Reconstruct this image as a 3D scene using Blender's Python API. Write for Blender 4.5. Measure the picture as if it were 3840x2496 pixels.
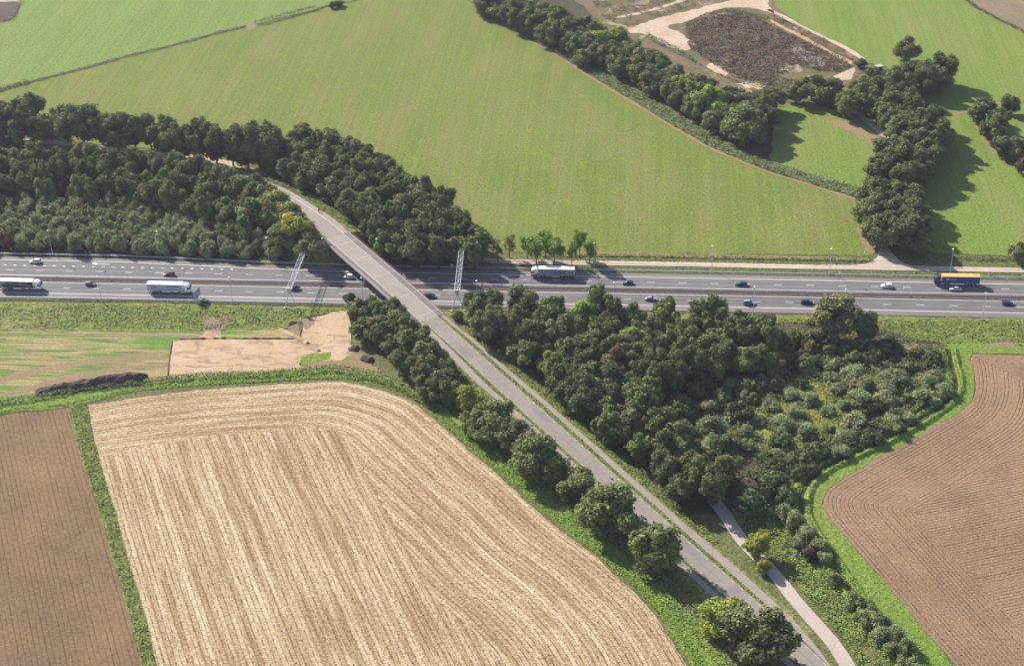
import bpy, bmesh, math, random
import numpy as np
from mathutils import Vector, Matrix, geometry as G2

random.seed(11)
sc = bpy.context.scene
COL = sc.collection
for _o in list(bpy.data.objects):
    bpy.data.objects.remove(_o)

# ------------------------------------------------------------------ camera, light, exposure
F_PX = 5909.41
CAM = np.array([0.0, -520.0, 305.588])
PITCH, ROLL, YAW = math.radians(32.24616), math.radians(-1.759855), math.radians(5.63993)
SUN_AZ, SUN_EL = math.radians(138.0), math.radians(32.5)   # direction towards the sun, counted from +X
_F = np.array([0, math.cos(PITCH), -math.sin(PITCH)]); _R = np.array([1.0, 0, 0]); _U = np.cross(_R, _F)
_R, _U = math.cos(ROLL) * _R + math.sin(ROLL) * _U, -math.sin(ROLL) * _R + math.cos(ROLL) * _U
_M = np.array([[math.cos(YAW), -math.sin(YAW), 0], [math.sin(YAW), math.cos(YAW), 0], [0, 0, 1]])
_F, _R, _U = _M @ _F, _M @ _R, _M @ _U
cd = bpy.data.cameras.new('camera'); cam = bpy.data.objects.new('camera', cd); COL.objects.link(cam)
cd.sensor_width = 36; cd.sensor_fit = 'HORIZONTAL'; cd.lens = F_PX / 3840 * 36; cd.clip_start = 1; cd.clip_end = 6000
cam.matrix_world = Matrix(((_R[0], _U[0], -_F[0], CAM[0]), (_R[1], _U[1], -_F[1], CAM[1]), (_R[2], _U[2], -_F[2], CAM[2]), (0, 0, 0, 1)))
sc.camera = cam

w = bpy.data.worlds.new('World'); sc.world = w; w.use_nodes = True
nt = w.node_tree; nt.nodes.clear()
sky = nt.nodes.new('ShaderNodeTexSky'); sky.sky_type = 'NISHITA'; sky.sun_disc = False
sky.sun_elevation = SUN_EL; sky.sun_rotation = math.radians(90) - SUN_AZ
sky.air_density = 1.0; sky.dust_density = 1.2; sky.ozone_density = 1.0; sky.altitude = 200
bg = nt.nodes.new('ShaderNodeBackground'); bg.inputs['Strength'].default_value = 0.095
wo = nt.nodes.new('ShaderNodeOutputWorld')
nt.links.new(sky.outputs[0], bg.inputs[0]); nt.links.new(bg.outputs[0], wo.inputs[0])
sl = bpy.data.lights.new('sun', 'SUN'); sl.energy = 5.0; sl.angle = math.radians(0.55); sl.color = (1.0, 0.94, 0.85)
so = bpy.data.objects.new('sun', sl); COL.objects.link(so)
sdir = Vector((math.cos(SUN_AZ) * math.cos(SUN_EL), math.sin(SUN_AZ) * math.cos(SUN_EL), math.sin(SUN_EL)))
so.rotation_euler = sdir.to_track_quat('Z', 'Y').to_euler(); so.location = (0, 0, 200)
vs = sc.view_settings; vs.view_transform = 'Standard'; vs.look = 'None'; vs.gamma = 1; vs.use_curve_mapping = False
vs.exposure = 0.98
sc.cycles.max_bounces = 5; sc.cycles.diffuse_bounces = 3; sc.cycles.transparent_max_bounces = 8
sc.cycles.volume_bounces = 0
HAZE_COL = (.80, .76, 1.0, 1); HAZE_D = .00005

# ------------------------------------------------------------------ survey helpers
def px(x, y, z=0.0):
    """A point of the survey photograph (3840 wide) to the plane at height z."""
    d = _F + _R * (x - 1920) / F_PX - _U * (y - 1248) / F_PX
    t = (z - CAM[2]) / d[2]
    p = CAM + t * d
    return np.array([p[0], p[1]])
KD = 3840 / 2380
def D(x, y, z=0.0):
    return px(x * KD, y * KD, z)
def DL(pts, z=0.0):
    return [tuple(D(x, y, z)) for x, y in pts]
def pxm(x, y, z=0.0):
    """D pixels per metre there"""
    p = D(x, y, z); q = np.array([p[0], p[1], z]) - CAM
    return F_PX / float(q @ _F) / KD

_rg = np.random.RandomState(5)
_LAT = _rg.rand(256, 256)
def vnoise(x, y, s):
    x = np.asarray(x) / s + 1000.3; y = np.asarray(y) / s + 1000.7
    xi = np.floor(x).astype(int); yi = np.floor(y).astype(int); fx = x - xi; fy = y - yi
    fx = fx * fx * (3 - 2 * fx); fy = fy * fy * (3 - 2 * fy)
    g = lambda a, b: _LAT[a % 256, b % 256]
    return (g(xi, yi) * (1 - fx) + g(xi + 1, yi) * fx) * (1 - fy) + (g(xi, yi + 1) * (1 - fx) + g(xi + 1, yi + 1) * fx) * fy
def fnoise(x, y, s):
    return 0.55 * vnoise(x, y, s) + 0.3 * vnoise(x, y, s / 2.3) + 0.15 * vnoise(x, y, s / 5.1)
def inside(P, poly):
    x, y = P[:, 0], P[:, 1]; c = np.zeros(len(P), bool); n = len(poly); j = n - 1
    for i in range(n):
        xi, yi = poly[i]; xj, yj = poly[j]
        with np.errstate(divide='ignore', invalid='ignore'):
            c ^= ((yi > y) != (yj > y)) & (x < (xj - xi) * (y - yi) / (yj - yi + 1e-12) + xi)
        j = i
    return c
def pdist(P, line):
    """distance to a polyline, arc length of the foot, signed side"""
    best = np.full(len(P), 1e9); arc = np.zeros(len(P)); side = np.zeros(len(P)); s0 = 0
    for a, b in zip(line[:-1], line[1:]):
        a = np.array(a); b = np.array(b); d = b - a; L = np.hypot(*d); d = d / L
        v = P - a; t = np.clip(v @ d, 0, L); q = v - t[:, None] * d; r = np.hypot(q[:, 0], q[:, 1])
        m = r < best; best[m] = r[m]; arc[m] = (s0 + t)[m]; side[m] = np.sign(d[0] * v[m, 1] - d[1] * v[m, 0]); s0 += L
    return best, arc, side
def smooth(pts, step=3.0, closed=False):
    P = [np.array(p, float) for p in pts]; n = len(P); out = []
    rng = range(n) if closed else range(n - 1)
    for i in rng:
        p0 = P[(i - 1) % n] if (closed or i > 0) else 2 * P[0] - P[1]
        p1 = P[i]; p2 = P[(i + 1) % n]
        p3 = P[(i + 2) % n] if (closed or i + 2 < n) else 2 * P[-1] - P[-2]
        k = max(1, int(np.hypot(*(p2 - p1)) / step))
        for j in range(k):
            t = j / k
            out.append(tuple(0.5 * ((2 * p1) + (-p0 + p2) * t + (2 * p0 - 5 * p1 + 4 * p2 - p3) * t * t + (-p0 + 3 * p1 - 3 * p2 + p3) * t ** 3)))
    if not closed: out.append(tuple(P[-1]))
    return out
def ragged(poly, step=1.6, amp=0.35):
    out = []; n = len(poly)
    for i in range(n):
        a = np.array(poly[i], float); b = np.array(poly[(i + 1) % n], float); L = np.hypot(*(b - a))
        k = min(400, max(1, int(L / step)))
        nn = np.array([-(b - a)[1], (b - a)[0]]) / max(L, 1e-6)
        for j in range(k):
            p = a + (b - a) * j / k
            f = (float(vnoise(p[0], p[1], 2.1)) - .5) * 2 * amp + (float(vnoise(p[0] + 90, p[1], 9)) - .5) * 2 * amp * 1.3
            out.append(tuple(p + nn * f))
    return out

# ------------------------------------------------------------------ object helpers
def tag(o, label=None, cat=None, group=None, kind=None):
    if label: o['label'] = label
    if cat: o['category'] = cat
    if group: o['group'] = group
    if kind: o['kind'] = kind
    return o
def mesh(name, V, Fc, m=None, smoothed=False):
    me = bpy.data.meshes.new(name); me.from_pydata([tuple(map(float, v)) for v in V], [], [tuple(map(int, f)) for f in Fc])
    if m: me.materials.append(m)
    if smoothed: me.polygons.foreach_set('use_smooth', [True] * len(me.polygons))
    me.update(); return me
def link(name, me, parent=None, loc=None, rz=0, scale=None):
    o = bpy.data.objects.new(name, me); COL.objects.link(o)
    if parent is not None: o.parent = parent
    if loc is not None: o.location = tuple(map(float, loc)) if len(loc) == 3 else (float(loc[0]), float(loc[1]), 0)
    if rz: o.rotation_euler[2] = rz
    if scale is not None: o.scale = scale
    return o
def empty(name, loc, rz=0):
    o = bpy.data.objects.new(name, None); COL.objects.link(o); o.empty_display_size = .3
    o.location = tuple(map(float, loc)) if len(loc) == 3 else (float(loc[0]), float(loc[1]), 0); o.rotation_euler[2] = rz
    return o
def copy_tree(o, parent=None):
    c = o.copy(); COL.objects.link(c); c.parent = parent
    for ch in list(o.children): copy_tree(ch, c)
    return c
class MB:
    def __init__(s): s.V = []; s.F = []
    def add(s, V, Fc):
        n = len(s.V); s.V += [tuple(v) for v in V]; s.F += [tuple(i + n for i in f) for f in Fc]; return s
    def box(s, c, d, rz=0, taper=1.0):
        x, y, z = [k / 2 for k in d]; cs, sn = math.cos(rz), math.sin(rz); P = []
        for sz in (-1, 1):
            t = taper if sz > 0 else 1
            for sx, sy in ((-1, -1), (1, -1), (1, 1), (-1, 1)):
                a, b = sx * x * t, sy * y * t
                P.append((c[0] + a * cs - b * sn, c[1] + a * sn + b * cs, c[2] + sz * z))
        return s.add(P, [(3, 2, 1, 0), (4, 5, 6, 7), (0, 1, 5, 4), (1, 2, 6, 5), (2, 3, 7, 6), (3, 0, 4, 7)])
    def tube(s, a, b, r0, r1=None, n=6):
        r1 = r0 if r1 is None else r1; a = Vector(a); b = Vector(b); d = (b - a).normalized()
        u = d.orthogonal().normalized(); v = d.cross(u); P = []
        for p, r in ((a, r0), (b, r1)):
            for i in range(n):
                t = 2 * math.pi * i / n; P.append(p + u * (r * math.cos(t)) + v * (r * math.sin(t)))
        return s.add(P, [(i, (i + 1) % n, n + (i + 1) % n, n + i) for i in range(n)] + [tuple(range(n - 1, -1, -1)), tuple(range(n, 2 * n))])
    def prism(s, prof, y0, y1):
        n = len(prof); P = [(x, y0, z) for x, z in prof] + [(x, y1, z) for x, z in prof]
        return s.add(P, [tuple(range(n)), tuple(range(2 * n - 1, n - 1, -1))] + [((i + 1) % n, i, n + i, n + (i + 1) % n) for i in range(n)])
    def me(s, name, m=None, sm=False): return mesh(name, s.V, s.F, m, sm)
    def build(s, name, m, parent=None, loc=None, rz=0, sm=False): return link(name, s.me(name, m, sm), parent, loc, rz)

# ------------------------------------------------------------------ materials
def rgb(r, g, b):
    """sRGB 0-255 to linear"""
    f = lambda c: ((c / 255 + .055) / 1.055) ** 2.4 if c > 10 else c / 255 / 12.92
    return (f(r), f(g), f(b), 1)
class MT:
    def __init__(s, name, rough=.9, spec=.2):
        s.m = bpy.data.materials.new(name); s.m.use_nodes = True; s.nt = s.m.node_tree
        s.b = s.nt.nodes['Principled BSDF']; s.b.inputs['Roughness'].default_value = rough
        s.b.inputs['Specular IOR Level'].default_value = spec; s._pos = None
    def n(s, t, **k):
        o = s.nt.nodes.new('ShaderNode' + t)
        for a, v in k.items(): setattr(o, a, v)
        return o
    def L(s, a, b): s.nt.links.new(a, b)
    def pos(s):
        if not s._pos: s._pos = s.n('NewGeometry').outputs['Position']
        return s._pos
    def attr(s, name):
        a = s.n('Attribute'); a.attribute_name = name; return a
    def map(s, vec=None, rot=0, scale=(1, 1, 1)):
        m = s.n('Mapping'); s.L(vec or s.pos(), m.inputs[0]); m.inputs[2].default_value = (0, 0, rot); m.inputs[3].default_value = scale
        return m.outputs[0]
    def noise(s, scale, detail=3, rough=.55, vec=None, dist=0):
        o = s.n('TexNoise'); o.inputs['Scale'].default_value = scale; o.inputs['Detail'].default_value = detail
        o.inputs['Roughness'].default_value = rough; o.inputs['Distortion'].default_value = dist
        s.L(vec or s.pos(), o.inputs['Vector']); return o.outputs['Fac']
    def ramp(s, f, stops):
        o = s.n('ValToRGB'); e = o.color_ramp.elements
        while len(e) > 1: e.remove(e[0])
        e[0].position = stops[0][0]; e[0].color = stops[0][1]
        for p, c in stops[1:]:
            k = e.new(p); k.color = c
        s.L(f, o.inputs[0]); return o.outputs[0]
    def f(s, fac, a, b): return s.ramp(fac, [(a, (0, 0, 0, 1)), (b, (1, 1, 1, 1))])
    def mix(s, fac, a, b, mode='MIX'):
        o = s.n('Mix', data_type='RGBA', blend_type=mode)
        for v, i in ((fac, 0), (a, 6), (b, 7)):
            if isinstance(v, (float, int)): o.inputs[i].default_value = v
            elif isinstance(v, tuple): o.inputs[i].default_value = v
            else: s.L(v, o.inputs[i])
        return o.outputs[2]
    def math(s, op, a, b=None):
        o = s.n('Math', operation=op)
        for i, v in enumerate((a, b)):
            if v is None: continue
            if isinstance(v, (float, int)): o.inputs[i].default_value = v
            else: s.L(v, o.inputs[i])
        return o.outputs[0]
    def col(s, c):
        if isinstance(c, tuple): s.b.inputs['Base Color'].default_value = c
        else: s.L(c, s.b.inputs['Base Color'])
        return s
    def bump(s, h, dist, strength=1.0):
        o = s.n('Bump'); o.inputs['Strength'].default_value = strength; o.inputs['Distance'].default_value = dist
        s.L(h, o.inputs['Height']); s.L(o.outputs[0], s.b.inputs['Normal']); return s

def lin(r, g, b): return (r, g, b, 1)
def grass_mat(name, base, alt, dry, yel, dryamt=.5, yelamt=.6, rot=0.0, coarse=1.0, bump=.12):
    t = MT(name, .95, .1)
    big = t.noise(.018, 4, .6)
    st = t.noise(.05, 4, .6, vec=t.map(rot=rot, scale=(1.0, .28, 1)))
    mid = t.noise(.13, 5, .65); fine = t.noise(1.1 * coarse, 4, .75); vf = t.noise(3.2 * coarse, 2, .6)
    c = t.mix(t.f(big, .35, .65), base, alt)
    c = t.mix(t.math('MULTIPLY', t.f(st, .45, .7), dryamt), c, dry)
    c = t.mix(t.math('MULTIPLY', t.f(mid, .55, .72), yelamt), c, yel)
    m2 = t.noise(.32, 4, .7)
    c = t.mix(t.math('MULTIPLY', t.f(m2, .54, .66), .5), c, yel)
    c = t.mix(t.math('MULTIPLY', t.f(m2, .46, .34), .3), c, dry)
    c = t.mix(1.0, c, t.ramp(fine, [(.3, (.5, .52, .5, 1)), (.5, (1, 1, 1, 1)), (.7, (1.5, 1.46, 1.4, 1))]), 'MULTIPLY')
    c = t.mix(1.0, c, t.ramp(vf, [(.3, (.7, .7, .7, 1)), (.7, (1.3, 1.3, 1.3, 1))]), 'MULTIPLY')
    mow = t.noise(.45, 2, .6, vec=t.map(rot=rot, scale=(1.0, .02, 1)))
    c = t.mix(1.0, c, t.ramp(mow, [(.35, (.93, .93, .93, 1)), (.65, (1.07, 1.07, 1.07, 1))]), 'MULTIPLY')
    t.col(c); t.bump(t.math('ADD', fine, t.math('MULTIPLY', vf, .5)), bump * 2.2)
    return t.m
def soil_mat(name, a, b, fine=1.5, rows=None, bump=.12):
    t = MT(name, .95, .1)
    c = t.mix(t.f(t.noise(.05, 4, .6), .35, .65), a, b)
    fn = t.noise(fine, 4, .75)
    c = t.mix(1.0, c, t.ramp(fn, [(.3, (.7, .68, .66, 1)), (.7, (1.3, 1.3, 1.3, 1))]), 'MULTIPLY')
    t.col(c); t.bump(fn, bump * 2); return t.m
def plain(name, c, rough=.6, spec=.3, metal=0, var=.12, vs_=1.5, coat=0):
    t = MT(name, rough, spec); t.b.inputs['Metallic'].default_value = metal; t.b.inputs['Coat Weight'].default_value = coat
    if var:
        n = t.noise(vs_, 3, .6)
        t.col(t.mix(1.0, c, t.ramp(n, [(.3, (1 - var, 1 - var, 1 - var, 1)), (.7, (1 + var, 1 + var, 1 + var, 1))]), 'MULTIPLY'))
    else: t.col(c)
    return t.m

M = {}
M['meadow'] = grass_mat('meadow_grass', lin(.122, .160, .030), lin(.140, .168, .036), lin(.185, .168, .060), lin(.148, .215, .018), .8, .8, rot=math.radians(52))
M['pasture'] = grass_mat('pasture_grass', lin(.145, .205, .045), lin(.132, .192, .048), lin(.185, .195, .07), lin(.175, .225, .03), .5, .7, rot=math.radians(-8), coarse=.8)
M['lush'] = grass_mat('lush_meadow_grass', lin(.128, .190, .032), lin(.145, .195, .040), lin(.20, .19, .065), lin(.155, .215, .022), .6, .7, rot=math.radians(40))
M['margin'] = grass_mat('margin_grass', lin(.135, .215, .032), lin(.15, .22, .04), lin(.20, .21, .06), lin(.16, .235, .025), .5, .6, coarse=.7, bump=.3)
M['verge'] = grass_mat('verge_grass', lin(.135, .172, .040), lin(.16, .18, .05), lin(.225, .195, .08), lin(.15, .21, .03), .55, .6, coarse=.6, bump=.3)
M['ground'] = grass_mat('rough_ground', lin(.10, .120, .04), lin(.12, .125, .048), lin(.16, .14, .07), lin(.11, .145, .03), .6, .4, coarse=.7, bump=.25)
M['floor'] = soil_mat('forest_floor', lin(.055, .055, .03), lin(.085, .07, .045), .8, bump=.25)
M['bare'] = soil_mat('bare_dry_soil', lin(.24, .175, .10), lin(.20, .16, .08), 1.2)
M['path'] = soil_mat('sandy_path', lin(.42, .33, .25), lin(.36, .29, .21), 1.2)

def striped_grass():
    t = MT('mown_stubble_grass', .95, .1)
    v = t.map(rot=math.radians(1.5), scale=(.05, 1.0, 1))
    st = t.noise(.5, 4, .7, vec=v, dist=.3)
    c = t.mix(t.f(t.noise(.035, 4, .6), .42, .58), lin(.13, .20, .038), lin(.27, .22, .095))
    c = t.mix(t.f(st, .46, .56), c, lin(.30, .235, .12))
    c = t.mix(t.f(t.noise(.35, 3, .6, vec=v), .53, .58), c, lin(.10, .19, .034))
    c = t.mix(t.f(t.noise(1.1, 2, .6, vec=v), .56, .6), c, lin(.11, .12, .05))
    fn = t.noise(1.3, 3, .7)
    c = t.mix(1.0, c, t.ramp(fn, [(.3, (.7, .7, .7, 1)), (.7, (1.28, 1.28, 1.28, 1))]), 'MULTIPLY')
    t.col(c); t.bump(fn, .25); return t.m
M['striped'] = striped_grass()

def stubble():
    t = MT('maize_stubble', .95, .1)
    uv = t.n('UVMap'); uv.uv_map = 'rows'
    sep = t.n('SeparateXYZ'); t.L(uv.outputs[0], sep.inputs[0])
    wob = t.noise(.25, 2, .5)
    u = t.math('ADD', sep.outputs[0], t.math('MULTIPLY', wob, .35))
    comb = t.n('CombineXYZ'); t.L(u, comb.inputs[0]); t.L(sep.outputs[1], comb.inputs[1])
    lane = t.noise(.17, 3, .7, vec=t.map(comb.outputs[0], scale=(1, .045, 1)))
    lane2 = t.noise(.5, 2, .6, vec=t.map(comb.outputs[0], scale=(1, .05, 1)))
    # row lines: one dark stub line every 1.5 m
    fr = t.math('FRACT', t.math('DIVIDE', u, 1.5))
    tri = t.math('ABSOLUTE', t.math('SUBTRACT', fr, .5))
    brk = t.noise(1.3, 3, .7, vec=t.map(comb.outputs[0], scale=(1.2, .6, 1)))
    line = t.math('MULTIPLY', t.f(tri, .21, .06), t.f(brk, .36, .52))
    u2 = t.math('ADD', u, t.math('MULTIPLY', t.noise(.05, 2, .5), 5.0)); f2 = t.math('FRACT', t.math('DIVIDE', u2, 4.4)); wide = t.f(t.math('ABSOLUTE', t.math('SUBTRACT', f2, .5)), .12, .36)
    patch = t.noise(.03, 3, .6)
    k = t.math('ADD', t.math('MULTIPLY', t.f(lane, .36, .62), .42), t.math('MULTIPLY', wide, .30))
    k = t.math('ADD', k, t.math('MULTIPLY', t.f(patch, .35, .7), .22))
    c = t.ramp(k, [(.05, lin(.28, .19, .105)), (.5, lin(.40, .295, .18)), (1.0, lin(.56, .45, .31))])
    c = t.mix(t.math('MULTIPLY', t.f(lane2, .54, .64), .65), c, lin(.235, .150, .072))
    c = t.mix(t.math('MULTIPLY', t.math('MULTIPLY', line, t.f(t.noise(.35, 3, .7), .38, .6)), .85), c, lin(.13, .082, .042))
    gr = t.noise(.9, 3, .8); c = t.mix(1.0, c, t.ramp(gr, [(.36, (.66, .62, .58, 1)), (.5, (1, 1, 1, 1)), (.64, (1.3, 1.3, 1.3, 1))]), 'MULTIPLY')
    sp = t.noise(2.2, 3, .85); sp2 = t.noise(.8, 2, .6)
    c = t.mix(1.0, c, t.ramp(sp, [(.28, (.42, .38, .34, 1)), (.5, (1, 1, 1, 1)), (.72, (1.5, 1.5, 1.5, 1))]), 'MULTIPLY')
    t.col(c); t.bump(t.math('SUBTRACT', sp, t.math('MULTIPLY', line, .6)), .22); return t.m
M['stubble'] = stubble()

def plough(name, a, b, period, depth, lines):
    t = MT(name, .95, .1)
    uv = t.n('UVMap'); uv.uv_map = 'rows'
    sep = t.n('SeparateXYZ'); t.L(uv.outputs[0], sep.inputs[0])
    u = t.math('ADD', sep.outputs[0], t.math('MULTIPLY', t.noise(.4, 2, .5), .25))
    comb = t.n('CombineXYZ'); t.L(u, comb.inputs[0]); t.L(sep.outputs[1], comb.inputs[1])
    fr = t.math('ABSOLUTE', t.math('SUBTRACT', t.math('FRACT', t.math('DIVIDE', u, period)), .5))
    lane = t.noise(.55, 3, .7, vec=t.map(comb.outputs[0], scale=(1, .03, 1)))
    brk = t.noise(1.2, 3, .7)
    line = t.math('MULTIPLY', t.f(fr, .2, .05), t.f(brk, .35, .6))
    line = t.math('MULTIPLY', line, t.f(lane, .36, .58));     damp = t.noise(.045, 5, .7)
    c = t.mix(t.f(t.noise(.02, 4, .6), .35, .65), a, b)
    c = t.mix(t.math('MULTIPLY', t.f(lane, .42, .62), lines * .5), c, tuple(min(1, x * 1.28) for x in a[:3]) + (1,))
    c = t.mix(1.0, c, t.ramp(damp, [(.35, (.86, .86, .88, 1)), (.65, (1.12, 1.12, 1.1, 1))]), 'MULTIPLY')
    c = t.mix(t.math('MULTIPLY', line, lines), c, tuple(x * .55 for x in a[:3]) + (1,))
    cl = t.noise(.8, 3, .85); c = t.mix(1.0, c, t.ramp(cl, [(.36, (.80, .79, .78, 1)), (.64, (1.2, 1.2, 1.2, 1))]), 'MULTIPLY')
    sp = t.noise(2.0, 4, .85)
    c = t.mix(1.0, c, t.ramp(sp, [(.28, (.62, .6, .58, 1)), (.5, (1, 1, 1, 1)), (.74, (1.42, 1.4, 1.35, 1))]), 'MULTIPLY')
    st = t.noise(1.9, 2, .9, vec=t.map(scale=(1.3, 1.3, 1)))
    c = t.mix(t.math('MULTIPLY', t.f(st, .72, .78), .8), c, lin(.50, .40, .27))
    t.col(c); t.bump(t.math('SUBTRACT', sp, t.math('MULTIPLY', line, 1.2)), depth); return t.m
M['plough_r'] = plough('ploughed_soil', lin(.225, .145, .088), lin(.26, .172, .108), 1.2, .3, .6)
M['plough_l'] = plough('harrowed_soil', lin(.170, .108, .060), lin(.200, .130, .074), 1.5, .2, .35)
M['plough_far'] = plough('far_ploughed_soil', lin(.22, .16, .11), lin(.17, .15, .08), 1.5, .2, .7)

def asphalt(name, a, b, streaks=None):
    t = MT(name, .85, .25)
    c = t.mix(t.f(t.noise(.12, 4, .6), .35, .65), a, b)
    if streaks:
        v = t.map(scale=(.008, 1.1, 1))
        c = t.mix(1.0, c, t.ramp(t.noise(.55, 3, .7, vec=v), [(.36, (.72, .72, .74, 1)), (.64, (1.2, 1.18, 1.15, 1))]), 'MULTIPLY')
    c = t.mix(1.0, c, t.ramp(t.noise(2.5, 3, .8), [(.25, (.84, .84, .84, 1)), (.75, (1.16, 1.16, 1.16, 1))]), 'MULTIPLY')
    cr = t.n('TexVoronoi', feature='DISTANCE_TO_EDGE'); cr.inputs['Scale'].default_value = .09
    t.L(t.mix(.35, t.pos(), t.mix(1.0, t.pos(), (0, 0, 0, 1))) if False else t.pos(), cr.inputs['Vector'])
    if not streaks:
        c = t.mix(t.math('MULTIPLY', t.f(cr.outputs['Distance'], .012, .004), .35), c, (a[0] * .5, a[1] * .5, a[2] * .5, 1))
    t.col(c); return t.m
M['motorway'] = asphalt('motorway_asphalt', lin(.125, .118, .118), lin(.145, .137, .135), True)
M['shoulder'] = asphalt('shoulder_asphalt', lin(.17, .145, .138), lin(.185, .16, .15), True)
M['road'] = asphalt('old_road_asphalt', lin(.215, .182, .158), lin(.245, .208, .180))
M['deck'] = asphalt('deck_surface', lin(.27, .232, .198), lin(.24, .21, .18))
M['cycle'] = asphalt('cycle_path_asphalt', lin(.25, .205, .185), lin(.275, .225, .20))
M['darkasph'] = asphalt('dark_asphalt', lin(.135, .13, .122), lin(.155, .15, .14))
M['service'] = asphalt('service_road_concrete', lin(.42, .345, .285), lin(.37, .30, .25), True)
M['patch'] = asphalt('patched_asphalt', lin(.185, .165, .15), lin(.2, .18, .165))
M['track'] = asphalt('worn_track', lin(.40, .335, .285), lin(.35, .295, .25))
M['paint'] = plain('road_paint', lin(.68, .67, .64), .7, .3, var=.08)
M['wornpaint'] = plain('worn_road_paint', lin(.50, .48, .45), .7, .3, var=.2, vs_=3)
M['concrete'] = plain('concrete', lin(.40, .38, .35), .85, .2)
M['galv'] = plain('galvanised_steel', lin(.40, .43, .48), .5, .5, .25, vs_=.6)
M['gantry'] = plain('gantry_steel', lin(.48, .49, .50), .5, .5, .2)
M['redrail'] = plain('red_railing_paint', lin(.36, .09, .075), .6, .3)
M['pole'] = plain('lamp_post_steel', lin(.50, .52, .53), .5, .5, .3)
M['lampglass'] = plain('lamp_cover', lin(.85, .85, .83), .3, .5, var=0)
M['rust'] = plain('rusty_steel', lin(.13, .10, .09), .8, .2)
M['wood'] = plain('weathered_wood', lin(.28, .24, .20), .9, .1)
M['bark'] = plain('bark', lin(.085, .07, .055), .95, .05, vs_=2, var=.3)
M['glass'] = plain('tinted_glass', lin(.02, .025, .032), .12, .6, var=0)
M['tyre'] = plain('tyre_rubber', lin(.02, .02, .02), .9, .1, var=0)
M['rim'] = plain('wheel_rim', lin(.45, .45, .46), .4, .5, .6, var=0)
M['plastic'] = plain('black_plastic', lin(.03, .03, .032), .7, .3, var=0)
M['white'] = plain('white_panel', lin(.82, .82, .83), .45, .4, var=.03, vs_=.5)
M['lampred'] = plain('tail_lamp', lin(.45, .02, .02), .3, .5, var=0)
M['headlamp'] = plain('head_lamp', lin(.8, .8, .8), .15, .6, var=0)

def sand_mat():
    t = MT('excavated_sand', .95, .1)
    c = t.mix(t.f(t.noise(.06, 4, .6), .4, .62), lin(.43, .315, .22), lin(.40, .28, .165))
    v = t.map(rot=math.radians(-4), scale=(.25, 1, 1))
    c = t.mix(t.math('MULTIPLY', t.f(t.noise(.4, 4, .7, vec=v, dist=.8), .53, .60), .7), c, lin(.22, .15, .095))
    c = t.mix(t.math('MULTIPLY', t.f(t.noise(.16, 3, .6, dist=1), .57, .63), .6), c, lin(.25, .185, .125))
    fn = t.noise(1.6, 3, .75)
    c = t.mix(1.0, c, t.ramp(fn, [(.3, (.84, .83, .8, 1)), (.7, (1.14, 1.14, 1.14, 1))]), 'MULTIPLY')
    t.col(c); t.bump(fn, .15); return t.m
M['sand'] = sand_mat()
def scrub_mat():
    t = MT('scrubland', .95, .1)
    c = t.mix(t.f(t.noise(.05, 4, .65), .42, .6), lin(.17, .12, .075), lin(.115, .11, .05))
    c = t.mix(t.f(t.noise(.07, 5, .7, dist=.6), .56, .66), c, lin(.38, .30, .21))
    c = t.mix(t.f(t.noise(.3, 4, .7), .6, .7), c, lin(.08, .11, .035))
    fn = t.noise(1.0, 4, .8)
    c = t.mix(1.0, c, t.ramp(fn, [(.3, (.55, .55, .55, 1)), (.7, (1.4, 1.4, 1.4, 1))]), 'MULTIPLY')
    t.col(c); t.bump(fn, .4); return t.m
M['scrub'] = scrub_mat()
M['palesand'] = soil_mat('pale_sand', lin(.46, .355, .265), lin(.38, .285, .20), .6)
M['orangesand'] = soil_mat('orange_sand', lin(.42, .285, .15), lin(.36, .24, .14), .6)
M['grey'] = soil_mat('grey_gravel', lin(.30, .27, .23), lin(.26, .24, .2), 1.2)
M['heap'] = soil_mat('dark_soil', lin(.085, .062, .052), lin(.105, .078, .062), .7, bump=.4)
M['brownsoil'] = soil_mat('turned_soil', lin(.25, .175, .125), lin(.21, .145, .10), 1.2, bump=.2)

def leaf_mat(name, a, b, c3=None, trans=.2, tintvar=.62):
    """foliage: tone drifts from tree to tree and from leaf cluster to leaf cluster"""
    t = MT(name, .75, .18)
    oi = t.n('ObjectInfo'); at = t.attr('tone')
    c = t.mix(t.f(oi.outputs['Random'], .1, .9), a, b)
    if c3: c = t.mix(t.math('MULTIPLY', t.f(t.noise(.35, 2, .5), .52, .68), .8), c, c3)
    c = t.mix(1.0, c, t.ramp(at.outputs['Fac'], [(0, (1 - tintvar, 1 - tintvar, 1 - tintvar, 1)), (1, (1 + tintvar, 1 + tintvar, 1 + tintvar * .6, 1))]), 'MULTIPLY')
    t.col(c)
    tr = t.n('BsdfTranslucent'); t.L(c, tr.inputs[0]); mx = t.n('MixShader'); mx.inputs[0].default_value = trans
    out = [n for n in t.nt.nodes if n.type == 'OUTPUT_MATERIAL'][0]
    t.L(t.b.outputs[0], mx.inputs[1]); t.L(tr.outputs[0], mx.inputs[2]); t.L(mx.outputs[0], out.inputs[0])
    return t.m
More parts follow.
